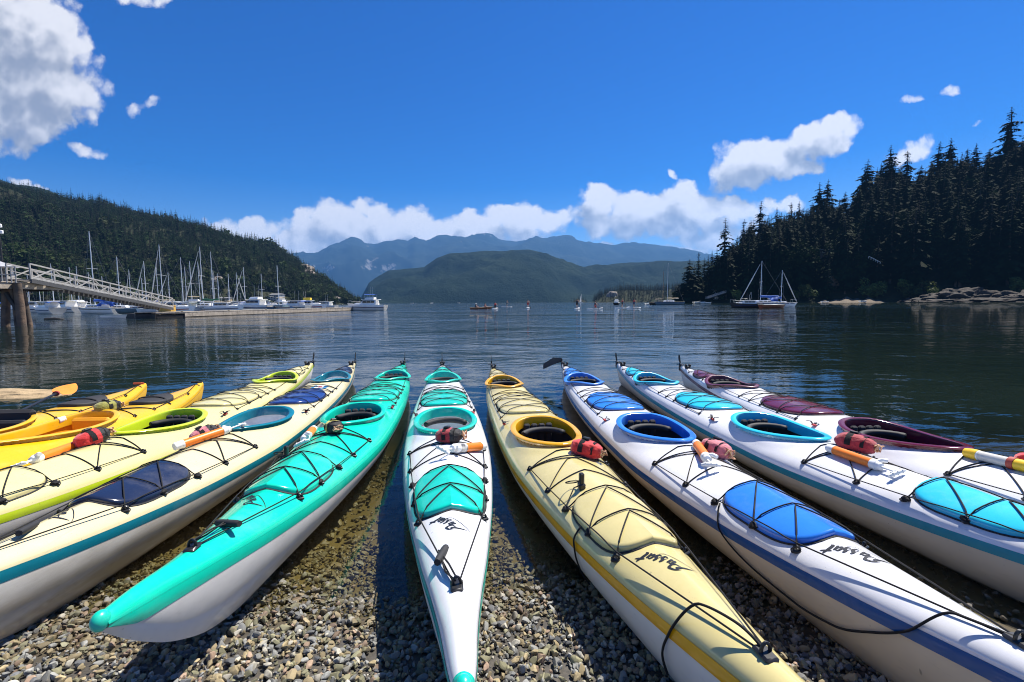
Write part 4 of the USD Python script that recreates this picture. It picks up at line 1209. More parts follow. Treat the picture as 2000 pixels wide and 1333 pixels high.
    def place(s, y, lift=0.0):
        p = np.array([s, y, float(B.top(np.array(s), np.array(y))) + lift])
        return M[:3, :3] @ p + M[:3, 3]
    return dict(B=B, M=M, place=place, d=d, y=yv, z=zv, path=t)

F3 = {'K3': [-1.8494, 7.7693, .1156, .0232, .0093], 'K4': [-1.1676, 7.549, .1583, .0152, .0032], 'K5': [-.3282, 7.2968, .1545, -.0041, .0027], 'K6': [.8236, 7.3937, .0807, .0004, -.0005],
      'K7': [1.7414, 7.4647, .1051, -.0583, -.0103], 'K8': [2.6634, 7.1125, .0388, .0152, .0078], 'K2': [-2.6965, 7.7423, .1169, .0011, .0006], 'K1': [-3.4103, 7.7039, .0977, -.0024, -.0036]}
F3['K7'] = [1.7414, 7.4647, .1051, -.02, -.003]
KY = {}
KY[1] = make_kayak('kayak', 'cream kayak with lime green cockpit rims and stripe beside the yellow kayaks', F3['K1'], dict(deck='pale_cream', stripe='lime', rim='lime', lid='pale_cream'), dict(roll=-.02))
KY[2] = make_kayak('kayak', 'cream kayak with dark teal stripe and navy hatch covers', F3['K2'], dict(deck='ivory', stripe='deep_teal', rim='deep_teal', lid='royal_navy', lids=['royal_navy', 'navy', 'navy'], liner='white', hull='dirty'), dict(bare=True, sticker=(2.2, .06, .10, .085), toggle=(6.0, .02, .3)))
KY[3] = make_kayak('kayak', 'all green deck kayak with white hull and its bow lifted over the gravel', F3['K3'], dict(deck='green', stripe='green', rim='green', lid='green'), dict(clip=(5.02, -.14), toggle=(6.10, .03, 1.1)))
KY[4] = make_kayak('kayak', 'white kayak with green cockpit rims, hatches and bow tip in the middle', F3['K4'], dict(deck='white', stripe='teal', rim='teal', lid='teal', tip='teal', liner='white'), dict(toggle=(6.08, -.045, -.25)))
KY[5] = make_kayak('kayak', 'pale yellow kayak with amber cockpit rims and amber side stripe', F3['K5'], dict(deck='cream', stripe='amber', rim='amber', lid='cream'), dict(clip=(5.02, -.085), toggle=None, loops=[[(5.33, 'deck', -.85), (5.35, 'side', .0), (5.36, 'side', .06), (5.37, 'side', .14), (5.37, 'side', .20)], [(6.275, 'deck', .0), (6.2, 'air', (-.03, .475)), (6.1, 'air', (-.07, .46)), (6.03, 'side', .02), (5.99, 'side', .10), (5.97, 'side', .20)]]))
KY[6] = make_kayak('kayak', 'white kayak with royal blue hatches, blue rims and navy side stripe', F3['K6'], dict(deck='white', stripe='stripe_blue', rim='blue', lid='blue', hull='tan'), dict(rudder='side', toggle=None, loops=[[(5.16, 'deck', -.80), (5.2, 'deck', -.95), (5.24, 'side', .02), (5.33, 'side', .08), (5.47, 'side', .13), (5.66, 'side', .165), (5.83, 'side', .155), (5.98, 'side', .09), (6.09, 'side', .02), (6.18, 'air', (-.06, .45)), (6.275, 'deck', 0.0)]]))
KY[7] = make_kayak('kayak', 'white kayak with turquoise hatches and rims, second from the right', F3['K7'], dict(deck='white', stripe='stripe_turquoise', rim='turquoise', lid='turquoise', hull='tan'), dict())
KY[8] = make_kayak('kayak', 'white kayak with maroon hatches and rims, rightmost of the row', F3['K8'], dict(deck='white', stripe='maroon', rim='maroon', lid='maroon'), dict())

# ------------------------------------------------------------------ what lies on the decks
pump_orange = mat('pump_orange', (.82, .20, .012), .4, vary=.1, vscale=12)
pump_yellow = mat('pump_yellow', (.82, .50, .02), .4)
def place_on(k, s, y, ang, lift, tilt=0.0, name='', label='', cat='', group=None):
    K = KY[k]
    B, M = K['B'], K['M']
    c = np.array([s, y, float(B.top(np.array(s), np.array(y))) + lift])
    e = .06
    nx = -(float(B.deck(np.array(s + e), np.array(y))) - float(B.deck(np.array(s - e), np.array(y)))) / (2 * e)
    ny = -(float(B.deck(np.array(s), np.array(y + e))) - float(B.deck(np.array(s), np.array(y - e)))) / (2 * e)
    n = np.array([nx, ny, 1.0]); n /= np.linalg.norm(n)
    d = np.array([math.cos(ang), math.sin(ang), 0.0]); d -= n * (d @ n); d /= np.linalg.norm(d)
    d = d * math.cos(tilt) + n * math.sin(tilt); w = np.cross(n, d); w /= np.linalg.norm(w); n2 = np.cross(d, w)
    Lm = np.eye(4); Lm[:3, 0], Lm[:3, 1], Lm[:3, 2], Lm[:3, 3] = d, w, n2, c
    return thing(name, label, cat, group, M=M @ Lm)

def lathe_x(prof, sides=20):
    """profile (x, r) spun about the x axis"""
    th = np.linspace(0, 2 * np.pi, sides + 1)
    P = np.stack([np.stack([np.full(sides + 1, x), r * np.cos(th), r * np.sin(th)], 1) for x, r in prof])
    return grid_mesh(P, True)

def pump(k, s, y, ang, label, body=pump_orange, sleeve=False, tilt=0.0, handle=True):
    """Hand bilge pump lying on deck: tube, foot valve, head with spout, shaft and T handle. Origin: middle of the tube's underside."""
    t = place_on(k, s, y, ang, .030, tilt, 'bilge_pump', label, 'bilge pump', 'bilge pumps under the deck cords')
    R, h = .0285, .16
    obj('tube', lathe_x([(-h, 0.001), (-h, R), (-h + .002, R + .0005), (h * .75, R + .0005), (h * .75, 0.001)]), body, t, smooth=40)
    obj('foot_valve', join([lathe_x([(-h - .055, .001), (-h - .055, R * .86), (-h - .05, R * .95), (-h - .012, R * .97), (-h - .008, R * 1.05), (-h + .004, R * 1.05), (-h + .004, .001)])]), white_plastic, t, smooth=40)
    x = h * .75
    obj('head', join([lathe_x([(x - .004, .001), (x - .004, R * 1.08), (x + .03, R * 1.08), (x + .035, R * .9), (x + .055, R * .75), (x + .06, .001)]), tube([(x + .02, 0, R * .6), (x + .03, R * 1.2, R * .8), (x + .05, R * 1.9, R * .6)], [.013, .013, .012], 10)]), white_plastic, t, smooth=40)
    if sleeve:
        obj('printed_sleeve', lathe_x([(x - .085, R + .001), (x - .085, R + .0022), (x - .006, R + .0022), (x - .006, R + .001)]), mat('sleeve_print', (.80, .78, .72), .45, color2=(.06, .06, .07), vscale=26), t, smooth=40)
    if handle:
        obj('shaft', tube([(x + .05, 0, 0), (x + .15, 0, .002)], .0065, 8), white_plastic, t)
        obj('handle', join([tube([(x + .15, -.052, -.005), (x + .152, -.03, 0), (x + .152, .03, 0), (x + .15, .052, -.005)], [.008, .0115, .0115, .008], 9)] + [rbox(x + .140, yy - .003, -.0125, x + .163, yy + .003, .0125, .002) for yy in (-.03, 0, .03)]), white_plastic, t, smooth=50)
    return t

rope_speck = mat('floating_rope', (.75, .55, .30), .8, color2=(.25, .03, .03), vscale=120)
def bag(k, s, y, ang, label, col, col2=None, size=1.0, seed=0, strap=dark_fabric):
    """Throw bag: soft sack of rope cinched at its mouth, webbing strap, buckle."""
    t = place_on(k, s, y, ang, .048 * size, .1, 'throw_bag', label, 'throw bag', 'rescue throw bags tucked under the deck cords')
    m_ = trimesh.creation.icosphere(4)
    v = np.array(m_.vertices)
    n = meshkit.fbm(v * 2.2 + seed, 4, seed) - .5
    fold = .022 * np.sin(v[:, 0] * 14 + 3 * np.sin(v[:, 2] * 3 + seed)) * np.abs(v[:, 1])
    v = v * (1 + .22 * n + fold)[:, None]
    v = np.sign(v) * np.abs(v) ** .8
    bag_v = v * [.105 * size, .07 * size, .058 * size]
    body = mat('bag_' + col[0], col[1], .75, vary=.2, vscale=28, bump=.004, bscale=90, sheen=.3)
    f = np.array(m_.faces)
    if col2:
        cx = bag_v[f].mean(1)[:, 0]
        b1 = f[cx < .028 * size]; b2 = f[cx >= .028 * size]
        obj('bag_body', (bag_v, b1), body, t, smooth=True)
        obj('bag_base', (bag_v, b2), mat('bag_' + col2[0], col2[1], .75, vary=.3, vscale=28, bump=.004, bscale=90), t, smooth=True)
    else:
        obj('bag_body', (bag_v, f), body, t, smooth=True)
    th = np.linspace(-.3, math.pi + .3, 15)
    for x0_, w in ((-.02 * size, .016), (.052 * size, .010)):
        sc = math.sqrt(max(.2, 1 - (x0_ / (.115 * size)) ** 2))
        a = np.c_[np.full(15, x0_ - w * size), .076 * size * sc * np.cos(th), .064 * size * sc * np.sin(th)]
        b_ = a + [2 * w * size, 0, 0]
        obj('strap', join([grid_mesh(np.stack([a, b_])), grid_mesh(np.stack([a, b_]), True)]), strap, t, smooth=True)
    obj('buckle', rbox(-.035 * size, -.022 * size, .060 * size, .012 * size, .022 * size, .075 * size, .005), black_plastic, t)
    r = np.random.default_rng(seed + 5)
    q = [(.10 * size, 0, .01)]
    for _ in range(16):
        q.append((.10 * size + r.uniform(0, .035) * size, r.uniform(-.045, .045) * size, r.uniform(-.03, .03) * size))
    tt = np.linspace(0, len(q) - 1, 70)
    obj('rope', tube(PI(np.arange(len(q)), np.array(q))(tt), .0042, 5), rope_speck, t, smooth=True)
    return t
RED, PINK, DRED, OLIVE = ('red', (.62, .014, .016)), ('pink', (.58, .17, .20)), ('dark_red', (.36, .014, .024)), ('olive', (.56, .50, .03))
BLK = ('black', (.02, .02, .022))
pump(1, 4.72, -.14, .08, 'orange and white hand pump on the cream kayak with lime trim')
bag(1, 4.50, -.07, 2.7, 'red and black rope bag on the cream kayak with lime trim', RED, BLK, 1.0, 1)
pump(2, 4.50, -.07, 2.55, 'orange and white hand pump on the cream kayak with navy hatches')
bag(2, 4.42, -.13, 2.4, 'faded pink rope bag behind the orange pump on the cream kayak with navy hatches', PINK, BLK, .9, 2)
pump(3, 4.50, -.17, .16, 'orange hand pump with printed white sleeve on the green kayak', sleeve=True)
bag(3, 4.50, .01, .5, 'olive yellow rope bag on the green kayak', OLIVE, BLK, .85, 3)
pump(4, 4.68, .13, -.72, 'orange hand pump with printed white sleeve on the white and green kayak', sleeve=True)
bag(4, 4.50, .015, 1.2, 'red and black rope bag at the cockpit of the white and green kayak', DRED, BLK, .9, 4)
bag(5, 4.46, .125, .9, 'bright red rope bag on the pale yellow kayak', RED, None, 1.0, 5)
pump(6, 4.60, .0, -.30, 'orange hand pump with white T handle on the white kayak with blue hatches')
bag(6, 4.52, .14, .3, 'pink rope bag with wide black strap on the white kayak with blue hatches', PINK, None, 1.0, 6)
pump(7, 4.70, -.09, .02, 'long orange hand pump with white ends on the turquoise trimmed kayak')
bag(7, 4.46, .13, .5, 'dark red rope bag with rope spilling out on the turquoise trimmed kayak', DRED, None, 1.1, 7)
p8 = pump(8, 4.62, -.03, .1, 'white and yellow hand pump with a red ring on the maroon trimmed kayak', body=mat('pump_grey', (.50, .49, .46), .45, vary=.1), sleeve=False, handle=False)
obj('end_cap', lathe_x([(-.235, .001), (-.235, .027), (-.195, .032), (-.165, .032), (-.165, .001)]), pump_yellow, p8, smooth=40)
obj('ring', lathe_x([(-.01, .0295), (-.01, .036), (.02, .036), (.02, .0295)]), mat('ring_red', (.35, .05, .03), .6), p8, smooth=40)
obj('sleeve', lathe_x([(.02, .0295), (.02, .0325), (.118, .0325), (.118, .0295)]), pump_yellow, p8, smooth=40)
bag(8, 4.62, .13, 1.0, 'red and black rope bag at the right edge on the maroon trimmed kayak', RED, BLK, .95, 8)

# ------------------------------------------------------------------ yellow recreational kayaks
def make_rec(label, x0, y0, a, lid_n, C, group='yellow kayaks at the left end of the row'):
    pit = (2.02, .52, .235)
    B = Boat(REC, [pit])
    B.lids = [(.86, .21, .15, .032, 2.4, 0.0)]
    d = np.array([math.sin(a), -math.cos(a), 0]); yv = np.array([math.cos(a), math.sin(a), 0.0])
    M = np.eye(4); M[:3, 0], M[:3, 1] = d, yv; M[:3, 3] = [x0, y0, 0.015]
    t = thing('yellow_kayak', label, 'kayak', group, M=M)
    hull, stripe = hull_meshes(B, .02, 90, 12)
    obj('hull', hull, H_['yellow'], t, smooth=True)
    obj('seam', stripe, G_['yellow'], t, smooth=60)
    dm, _ = deck_mesh(B)
    obj('deck', dm, G_['yellow'], t, smooth=True)
    obj('cockpit_coaming', coaming(B, pit), G_['yellow'], t, smooth=40)
    obj('cockpit_liner', liner(B, pit, .27, .82), LINER['orange' if C == 'black' else 'dark'], t, smooth=40)
    zc = float(B.deck(np.array(2.02), np.array(0.0)))
    obj('seat', join([rbox(1.66, -.17, zc - .26, 2.1, .17, zc - .2, .02), rbox(1.58, -.16, zc - .24, 1.64, .16, zc - .02, .02)]), LINER['orange'] if C == 'black' else black_rubber, t)
    if C == 'orange':
        obj('back_rest', rbox(1.50, -.17, zc - .1, 1.56, .17, zc + .06, .03), dark_fabric, t)
    for sg in (-1, 1):
        obj('foot_rail', rbox(1.85, sg * .205 - .014, zc - .17, 2.45, sg * .205 + .014, zc - .12, .006), black_plastic, t)
    obj('hatch_cover', lid_mesh(B, B.lids[0]), G_['navy'] if False else black_rubber, t, smooth=50)
    obj('hatch_strap', tube(drape(B, [(.86, -.19), (.86, 0), (.86, .19)], .006), .008, 5), dark_fabric, t)
    def side(s, sg): return (s, sg * float(B.fb(s)) * .74)
    for s in (.45, 1.12, 1.40):
        for sg in (-1, 1):
            x, y = side(s, sg)
            obj('deck_fitting', fitting((x, y, float(B.deck(x, y)))), black_plastic, t, smooth=40)
    for p in ([side(1.12, -1), (1.25, 0), side(1.12, 1)], [side(1.40, -1), (1.3, 0), side(1.12, 1)], [side(1.40, 1), (1.3, 0), side(1.12, -1)]):
        obj('bungee_cord', tube(drape(B, p), .0042, 5), black_cord, t, smooth=True)
    for sg in (-1, 1):
        obj('deck_line', tube(drape(B, [(.12, 0), side(.45, sg), side(1.12, sg)], .006), .0036, 5), black_cord, t, smooth=True)
    zb = float(B.fd(0.06))
    obj('carry_toggle', join([tube([(.10, -.06, zb + .02), (.10, .06, zb + .02)], .011, 7), tube([(.05, 0, zb + .02), (.10, 0, zb + .02)], .006, 5)]), mat('toggle_orange', (.62, .10, .02), .5) if C == 'orange' else black_rubber, t)
    return dict(B=B, M=M)
KY['y2'] = make_rec('yellow kayak with wide orange cockpit, nearest of the two beside the cream kayak', -3.87, 5.62, .060, 0, 'black')
KY['y1'] = make_rec('yellow kayak at the far left with a black paddle across its cockpit', -4.52, 5.55, .045, 0, 'orange')
bag('y2', 1.40, -.02, 2.9, 'olive green rope bag on the nearer yellow kayak', ('moss', (.25, .24, .03)), BLK, 1.0, 9, strap=dark_fabric)
pump('y2', 1.46, -.20, 3.0, 'white and orange hand pump beside the olive bag on the nearer yellow kayak')
# paddle: near blade hidden, far blade orange
pd = thing('paddle', 'black shafted paddle with an orange blade lying across the far left yellow kayak', 'paddle')
A_, B_ = at(-30, 838, 4.05), at(112, 768, 5.45)
dv = (B_ - A_) / np.linalg.norm(B_ - A_)
obj('shaft', tube([A_, A_ * .5 + B_ * .5, B_], .0145, 8), black_plastic, pd, smooth=True)
def blade(o, d, L_, W, m_, n=12):
    s = np.cross(d, [0, 0, 1.0]); s /= np.linalg.norm(s); u = np.cross(s, d)
    s = s * .9 - u * .43; u = np.cross(s, d)
    top, bot = [], []
    for i in range(n):
        t = i / (n - 1)
        w = W * (math.sin(math.pi * min(.97, .08 + .9 * t) ** .9) ** .6)
        c = o + d * L_ * t - u * .02 * math.sin(math.pi * t)
        row = [c + s * w * k + u * .012 * (1 - k * k) for k in np.linspace(-1, 1, 7)]
        top.append(row); bot.append([q - u * .004 for q in row])
    return join([grid_mesh(np.array(top)), grid_mesh(np.array(bot), True)])
obj('blade', blade(B_, dv, .56, .095, None), mat('blade_orange', (.80, .27, .015), .4, vary=.2, vscale=6), pd, smooth=40)
obj('blade', blade(A_, -dv, .46, .085, None), mat('blade_orange', (.80, .27, .015), .4), pd, smooth=40)
obj('drip_ring', tube([B_ - dv * .05, B_ - dv * .02], .032, 10), mat('ring_red', (.35, .05, .03), .6), pd)
# sandstone boulder breaking the surface at the left edge
q = on_water(38, 772)
vf = rock_mesh(81, .95, .30, .10, 4, .4)
obj('boulder', (vf[0] + [q[0] - .2, q[1], -.02], vf[1]), mat('sandstone', (.40, .29, .16), .9, vary=.35, vscale=3, bump=.02, bscale=18), label='tan flat boulder breaking the water at the left edge', cat='rock', smooth=True)
# ------------------------------------------------------------------ boats
paint_white = mat('boat_white', (.74, .74, .72), .3, vary=.1, vscale=1.5)
paint_cream = mat('boat_cream', (.66, .62, .52), .35, vary=.1, vscale=1.5)
paint_navy = mat('boat_navy', (.015, .025, .09), .3, vary=.2, vscale=1.5)
paint_dark = mat('boat_dark', (.022, .020, .020), .45, vary=.3, vscale=1.5)
paint_grey = mat('boat_grey', (.10, .16, .20), .4, vary=.2, vscale=1.5)
paint_brown = mat('boat_brown', (.20, .075, .035), .5, vary=.3, vscale=1.5)
paint_red = mat('boat_red', (.36, .03, .025), .4, vary=.2, vscale=1.5)
paint_yellow = mat('boat_yellow', (.75, .52, .03), .4, vary=.2, vscale=1.5)
canvas_blue = mat('canvas_blue', (.02, .10, .42), .75, vary=.25, vscale=3, bump=.02, bscale=6)
canvas_green = mat('canvas_green', (.01, .10, .055), .75, vary=.25, vscale=3, bump=.02, bscale=6)
canvas_tan = mat('canvas_tan', (.42, .34, .22), .8, vary=.25, vscale=3)
window_dark = mat('boat_window', (.02, .024, .03), .08, spec=.8)
alloy = mat('mast_alloy', (.66, .67, .68), .35, metal=.35)
wood_spar = mat('wood_spar', (.28, .13, .06), .5, vary=.3, vscale=2)
wire = mat('rigging_wire', (.25, .25, .26), .4, metal=.6)
teak = mat('deck_teak', (.42, .34, .24), .7, vary=.25, vscale=4)

def boat_hull(L, W, F, bow=1.25, stern=.8, draft=.25, n=26, m_=9, flare=.12):
    """Lofted hull, bow at +x, waterline at z=0."""
    xs = np.linspace(-L / 2, L / 2, n)
    t = (xs + L / 2) / L
    b = W / 2 * np.clip(stern + (1 - stern) * np.minimum(1, t / .45), 0, 1) * np.clip((1 - np.clip((t - .45) / .55, 0, 1) ** 2.1), .015, 1)
    sh = F * (1 + .10 * (1 - t) + (bow - 1) * t ** 2.2)
    P = []
    for k in range(m_):
        q = k / (m_ - 1)
        z = sh * (1 - q) - draft * q
        y = b * (1 - flare * q - (.88 - flare) * q ** 3.2)
        x = xs - (t ** 6) * q * L * .10 + (1 - t) ** 8 * q * L * .03
        P.append(np.stack([x, y, z], 1))
    P = np.array(P)
    hull = join([grid_mesh(P, False), grid_mesh(P * [1, -1, 1], True)])
    # transom
    tr = np.stack([P[:, 0], P[:, 0] * [1, -1, 1]])
    hull = join([hull, grid_mesh(tr, True), grid_mesh(tr, False)])
    dk = np.stack([np.stack([xs, s * b * .985, sh - .03 + (.03 if abs(s) < .5 else 0)], 1) for s in (-1, -.5, 0, .5, 1)])
    deck = grid_mesh(dk, True)
    rail = join([tube(np.c_[xs, s * b, sh], .025, 5) for s in (-1, 1)])
    return hull, deck, rail, (lambda x: np.interp(x, xs, sh)), (lambda x: np.interp(x, xs, b))

def cabin(x0, x1, w, z0, h, rake=.3, front=.5):
    """A cabin trunk: raked front and rounded roof."""
    pts = []
    for s in (-1, 1):
        pts += [(x0, s * w, z0), (x1, s * w * .8, z0), (x0 + rake * h * .3, s * w * .86, z0 + h * .9), (x1 - front * h, s * w * .68, z0 + h * .9),
                (x0 + rake * h * .5, s * w * .55, z0 + h), (x1 - front * h * 1.2, s * w * .42, z0 + h)]
    hh = trimesh.convex.convex_hull(np.array(pts))
    return (np.array(hh.vertices), np.array(hh.faces))

def side_window(x0, x1, w0, w1, z0, z1, s, inset=.86):
    """slightly proud window pane on a cabin side"""
    return box(x0, s * w0 - .015, z0, x1, s * w0 + .015, z1)

def boat_at(px, y, head, name, label, group=None, z=0.0):
    return thing(name, label, 'boat', group, loc=(gx(px, y), y, z), rz=head)

def sailboat(px, y, L, mast_h, head, label, hullm=paint_white, cover=canvas_blue, stripe=paint_navy, mast_m=alloy, lean=0.0, furl=False, cabin_m=paint_white, dodger=None, boom_up=0.0, name='sailboat'):
    t = boat_at(px, y, head, name, label, 'sailing boats in the marina' if px < 700 else None)
    W, F = L * .32, L * .095
    hull, deck, rail, sh, b = boat_hull(L, W, F, 1.35, .62, .3)
    obj('hull', hull, hullm, t, smooth=40); obj('deck', deck, paint_cream, t); obj('toe_rail', rail, teak, t)
    xs = np.linspace(-L * .47, L * .40, 16)
    obj('hull_stripe', join([grid_mesh(np.stack([np.stack([xs, s * (b(xs) * .995 + .012), sh(xs) * .84], 1), np.stack([xs, s * (b(xs) * .985 + .012), sh(xs) * .70], 1)]), s < 0) for s in (-1, 1)]), stripe, t)
    cw, ch = W * .30, L * .055
    z0 = float(sh(0)) - .02
    cb = obj('cabin', cabin(-L * .16, L * .20, cw, z0, ch), cabin_m, t)
    for s in (-1, 1):
        for k in range(3):
            x = -L * .12 + k * L * .085
            obj('cabin_window', box(x, s * cw * .93 - .02, z0 + ch * .35, x + L * .06, s * cw * .93 + .02, z0 + ch * .72), window_dark, cb)
    mx = L * .06
    top = np.array([mx - lean * mast_h * .1, lean * mast_h, mast_h])
    obj('mast', tube([(mx, 0, z0), ((mx + top[0]) / 2, top[1] / 2, mast_h / 2), top], [.075, .07, .05], 8), mast_m, t)
    zs_ = mast_h * .55
    sp = np.array([mx, 0, 0]) * .5 + top * .5; sp[2] = zs_
    obj('spreader', tube([sp - [0, W * .26, 0], sp + [0, W * .26, 0]], .025, 5), mast_m, t)
    for q in ([(L * .48, 0, float(sh(L * .48)))], [(-L * .48, 0, float(sh(-L * .48)))]):
        obj('stay', tube([top, q[0]], .012, 4), wire, t)
    for s in (-1, 1):
        obj('stay', tube([top, sp + [0, s * W * .26, 0], (mx, s * W * .44, float(sh(mx)))], .011, 4), wire, t)
    bz = z0 + ch + .55
    bo = obj('boom', tube([(mx, 0, bz), (mx - L * .36, 0, bz + boom_up)], .05, 6), mast_m, t)
    if cover is not None:
        th = np.linspace(0, 1, 9)
        obj('sail_cover', tube(np.c_[mx + .05 - L * .36 * th, 0 * th, bz + .10 + boom_up * th + .04 * np.sin(th * 9)], .17 * (1 - .45 * th) + .03, 8), cover, bo, smooth=True)
    if furl:
        a = np.array([L * .47, 0, float(sh(L * .47)) + .2])
        obj('furled_sail', tube([a, a * .5 + top * .5, a * .08 + top * .92], [.05, .10, .03], 7), mat('furled_cloth', (.62, .60, .55), .8), t)
    if dodger is not None:
        th = np.linspace(0, math.pi, 9)
        A_ = np.stack([np.c_[-L * .17 + 0 * th - dx, W * .30 * np.cos(th), z0 + ch * .5 + (ch * 1.1 + .2) * np.sin(th) * k] for dx, k in ((-L * .05, .6), (0, 1), (L * .08, 1.0))])
        obj('dodger', join([grid_mesh(A_), grid_mesh(A_, True)]), dodger, t, smooth=True)
    p = [(L * .34, W * .14, float(sh(L * .34)) + .55), (L * .47, 0, float(sh(L * .47)) + .6), (L * .34, -W * .14, float(sh(L * .34)) + .55)]
    obj('pulpit', join([tube(p, .018, 5)] + [bar(q, (q[0], q[1], float(sh(q[0]))), .016, 5) for q in p]), steel, t)
    return t

def cruiser(px, y, L, head, label, hullm=paint_white, top=None, fly=False, roofm=paint_white, stripe=paint_navy, name='motor_yacht', cabin_m=paint_white, high=1.0, accent=None):
    t = boat_at(px, y, head, name, label, 'motor boats along the marina floats' if px < 700 else None)
    W, F = L * .33, L * .125
    hull, deck, rail, sh, b = boat_hull(L, W, F, 1.45, .92, .25, flare=.2)
    obj('hull', hull, hullm, t, smooth=40); obj('deck', deck, paint_cream, t)
    xs = np.linspace(-L * .49, L * .36, 16)
    obj('hull_stripe', join([grid_mesh(np.stack([np.stack([xs, s * (b(xs) * .98 + .02), sh(xs) * .62], 1), np.stack([xs, s * (b(xs) * .955 + .02), sh(xs) * .50], 1)]), s < 0) for s in (-1, 1)]), stripe, t)
    z0 = float(sh(0)) - .03
    ch = L * .125 * high; cw = W * .38
    fc = obj('fore_cabin', cabin(-L * .05, L * .33, cw * .9, z0, ch * .42, 0, 1.2), cabin_m, t)
    cb = obj('cabin', cabin(-L * .28, L * .16, cw, z0, ch, .1, .7), cabin_m, t)
    obj('roof', rbox(-L * .34, -cw * .86, z0 + ch, L * .10, cw * .86, z0 + ch + .09, .03), roofm, cb)
    for s in (-1, 1):
        for k in range(3):
            x = -L * .24 + k * L * .105
            obj('side_window', box(x, s * cw * .93 - .03, z0 + ch * .42, x + L * .09, s * cw * .93 + .03, z0 + ch * .84), window_dark, cb)
    for k in (-1, 0, 1):
        a = np.array([L * .16 - ch * .29, 0, z0 + ch * .45]); c = np.array([L * .16 - ch * .60, 0, z0 + ch * .86])
        n = np.array([.8, 0, .6]) * .03
        w = cw * .22
        q = np.array([[a + [0, k * cw * .5 - w, 0] + n, a + [0, k * cw * .5 + w, 0] + n], [c + [0, k * cw * .45 - w, 0] + n, c + [0, k * cw * .45 + w, 0] + n]])
        obj('windscreen', join([grid_mesh(q), grid_mesh(q, True)]), window_dark, cb)
    zt = z0 + ch + .09
    if fly:
        obj('flybridge', cabin(-L * .22, L * .02, cw * .75, zt, ch * .42, 0, .5), cabin_m, t)
        zt2 = zt + ch * .42
        if top is not None:
            P = np.array([[(x, s * cw * .72, zt2 + ch * .62 - .10 * abs(s) ** 2) for s in np.linspace(-1, 1, 7)] for x in (-L * .24, -L * .1, L * .03)])
            bm = obj('bimini', join([grid_mesh(P), grid_mesh(P - [0, 0, .03], True)]), top, t, smooth=True)
            for x in (-L * .22, L * .01):
                for s in (-1, 1):
                    obj('bimini_pole', bar((x, s * cw * .7, zt + .1), (x, s * cw * .7, zt2 + ch * .54), .022, 5), steel, bm)
        zt = zt2
    elif top is not None:
        P = np.array([[(x, s * cw * .95, z0 + ch * .98 - .18 * abs(s) ** 3) for s in np.linspace(-1, 1, 7)] for x in (-L * .46, -L * .36, -L * .27)])
        bm = obj('canvas_top', join([grid_mesh(P), grid_mesh(P - [0, 0, .03], True)]), top, t, smooth=True)
        for x in (-L * .44,):
            for s in (-1, 1):
                obj('canvas_pole', bar((x, s * cw * .85, z0 - .1), (x, s * cw * .9, z0 + ch * .85), .022, 5), steel, bm)
    if accent is not None:
        obj('wheelhouse', rbox(-L * .16, -cw * .6, zt, L * .04, cw * .6, zt + ch * .55, .05), accent, t)
    for k, s in enumerate((-.6, .6)):
        obj('antenna', bar((-L * .12, s * cw, zt), (-L * .14, s * cw, zt + L * .26), .014, 4), paint_white, t)
    q = [(L * .10, s * W * .42, float(sh(L * .1)) + .5) for s in (1,)] + [(L * .35, W * .2, float(sh(L * .35)) + .5), (L * .48, 0, float(sh(L * .48)) + .5), (L * .35, -W * .2, float(sh(L * .35)) + .5), (L * .10, -W * .42, float(sh(L * .1)) + .5)]
    obj('bow_rail', join([tube(q, .018, 5)] + [bar(a, (a[0], a[1] * .98, float(sh(a[0])) - .02), .014, 4) for a in q]), steel, t)
    return t

def runabout(px, y, L, head, label, hullm=paint_white, motor=True, screen=True, name='small_boat', z=0.0):
    t = boat_at(px, y, head, name, label, None, z)
    W, F = L * .36, L * .115
    hull, deck, rail, sh, b = boat_hull(L, W, F, 1.3, .9, .15, n=18, m_=7, flare=.2)
    obj('hull', hull, hullm, t, smooth=40)
    xs = np.linspace(L * .05, L * .49, 8)
    P = np.stack([np.stack([xs, s * b(xs) * .98, sh(xs)], 1) for s in (-1, 0, 1)])
    obj('fore_deck', grid_mesh(P, True), paint_cream, t)
    obj('gunwale', rail, paint_grey, t)
    obj('thwart', rbox(-L * .28, -W * .40, F * .55, -L * .18, W * .40, F * .62, .01), teak, t)
    if screen:
        q = np.array([[(L * .06, s * W * .42, F * 1.0) for s in (-1, 0, 1)], [(-L * .01, s * W * .36, F * 1.0 + L * .09) for s in (-1, 0, 1)]])
        obj('windscreen', join([grid_mesh(q), grid_mesh(q, True)]), window_dark, t)
    if motor:
        obj('outboard_motor', join([rbox(-L * .56, -.16, F * .9, -L * .48, .16, F * .9 + .5, .06), rbox(-L * .54, -.07, -.3, -L * .50, .07, F * .95, .02)]), black_plastic, t)
    return t

PI2 = math.pi / 2
# further boats in the back rows, each told by the column its mast stands in
BACK = [(58, 118, 9.5, 'sloop behind the piles whose mast is the first right of the shelter'), (83, 124, 10.5, 'sloop with mast between the piles and the short leftmost mast'), (172, 120, 10.0, 'sloop with thin mast close left of the tallest gangway mast'),
        (206, 122, 9.0, 'back row sloop just right of the tallest gangway mast'), (258, 126, 11.0, 'back row sloop left of the blue furled headsail'), (306, 120, 11.5, 'back row sloop between the blue headsail and the tall mast'),
        (336, 124, 10.0, 'back row sloop right of the tall mast above the gangway foot'), (364, 118, 11.0, 'back row sloop between two plain slender masts'), (390, 120, 12.5, 'back row sloop close left of the tall mid marina mast'),
        (432, 122, 9.5, 'back row sloop left of the leaning mast'), (462, 126, 10.0, 'back row sloop between the leaning mast and the arched rails'), (515, 124, 9.5, 'back row sloop right of the arched stern rails')]
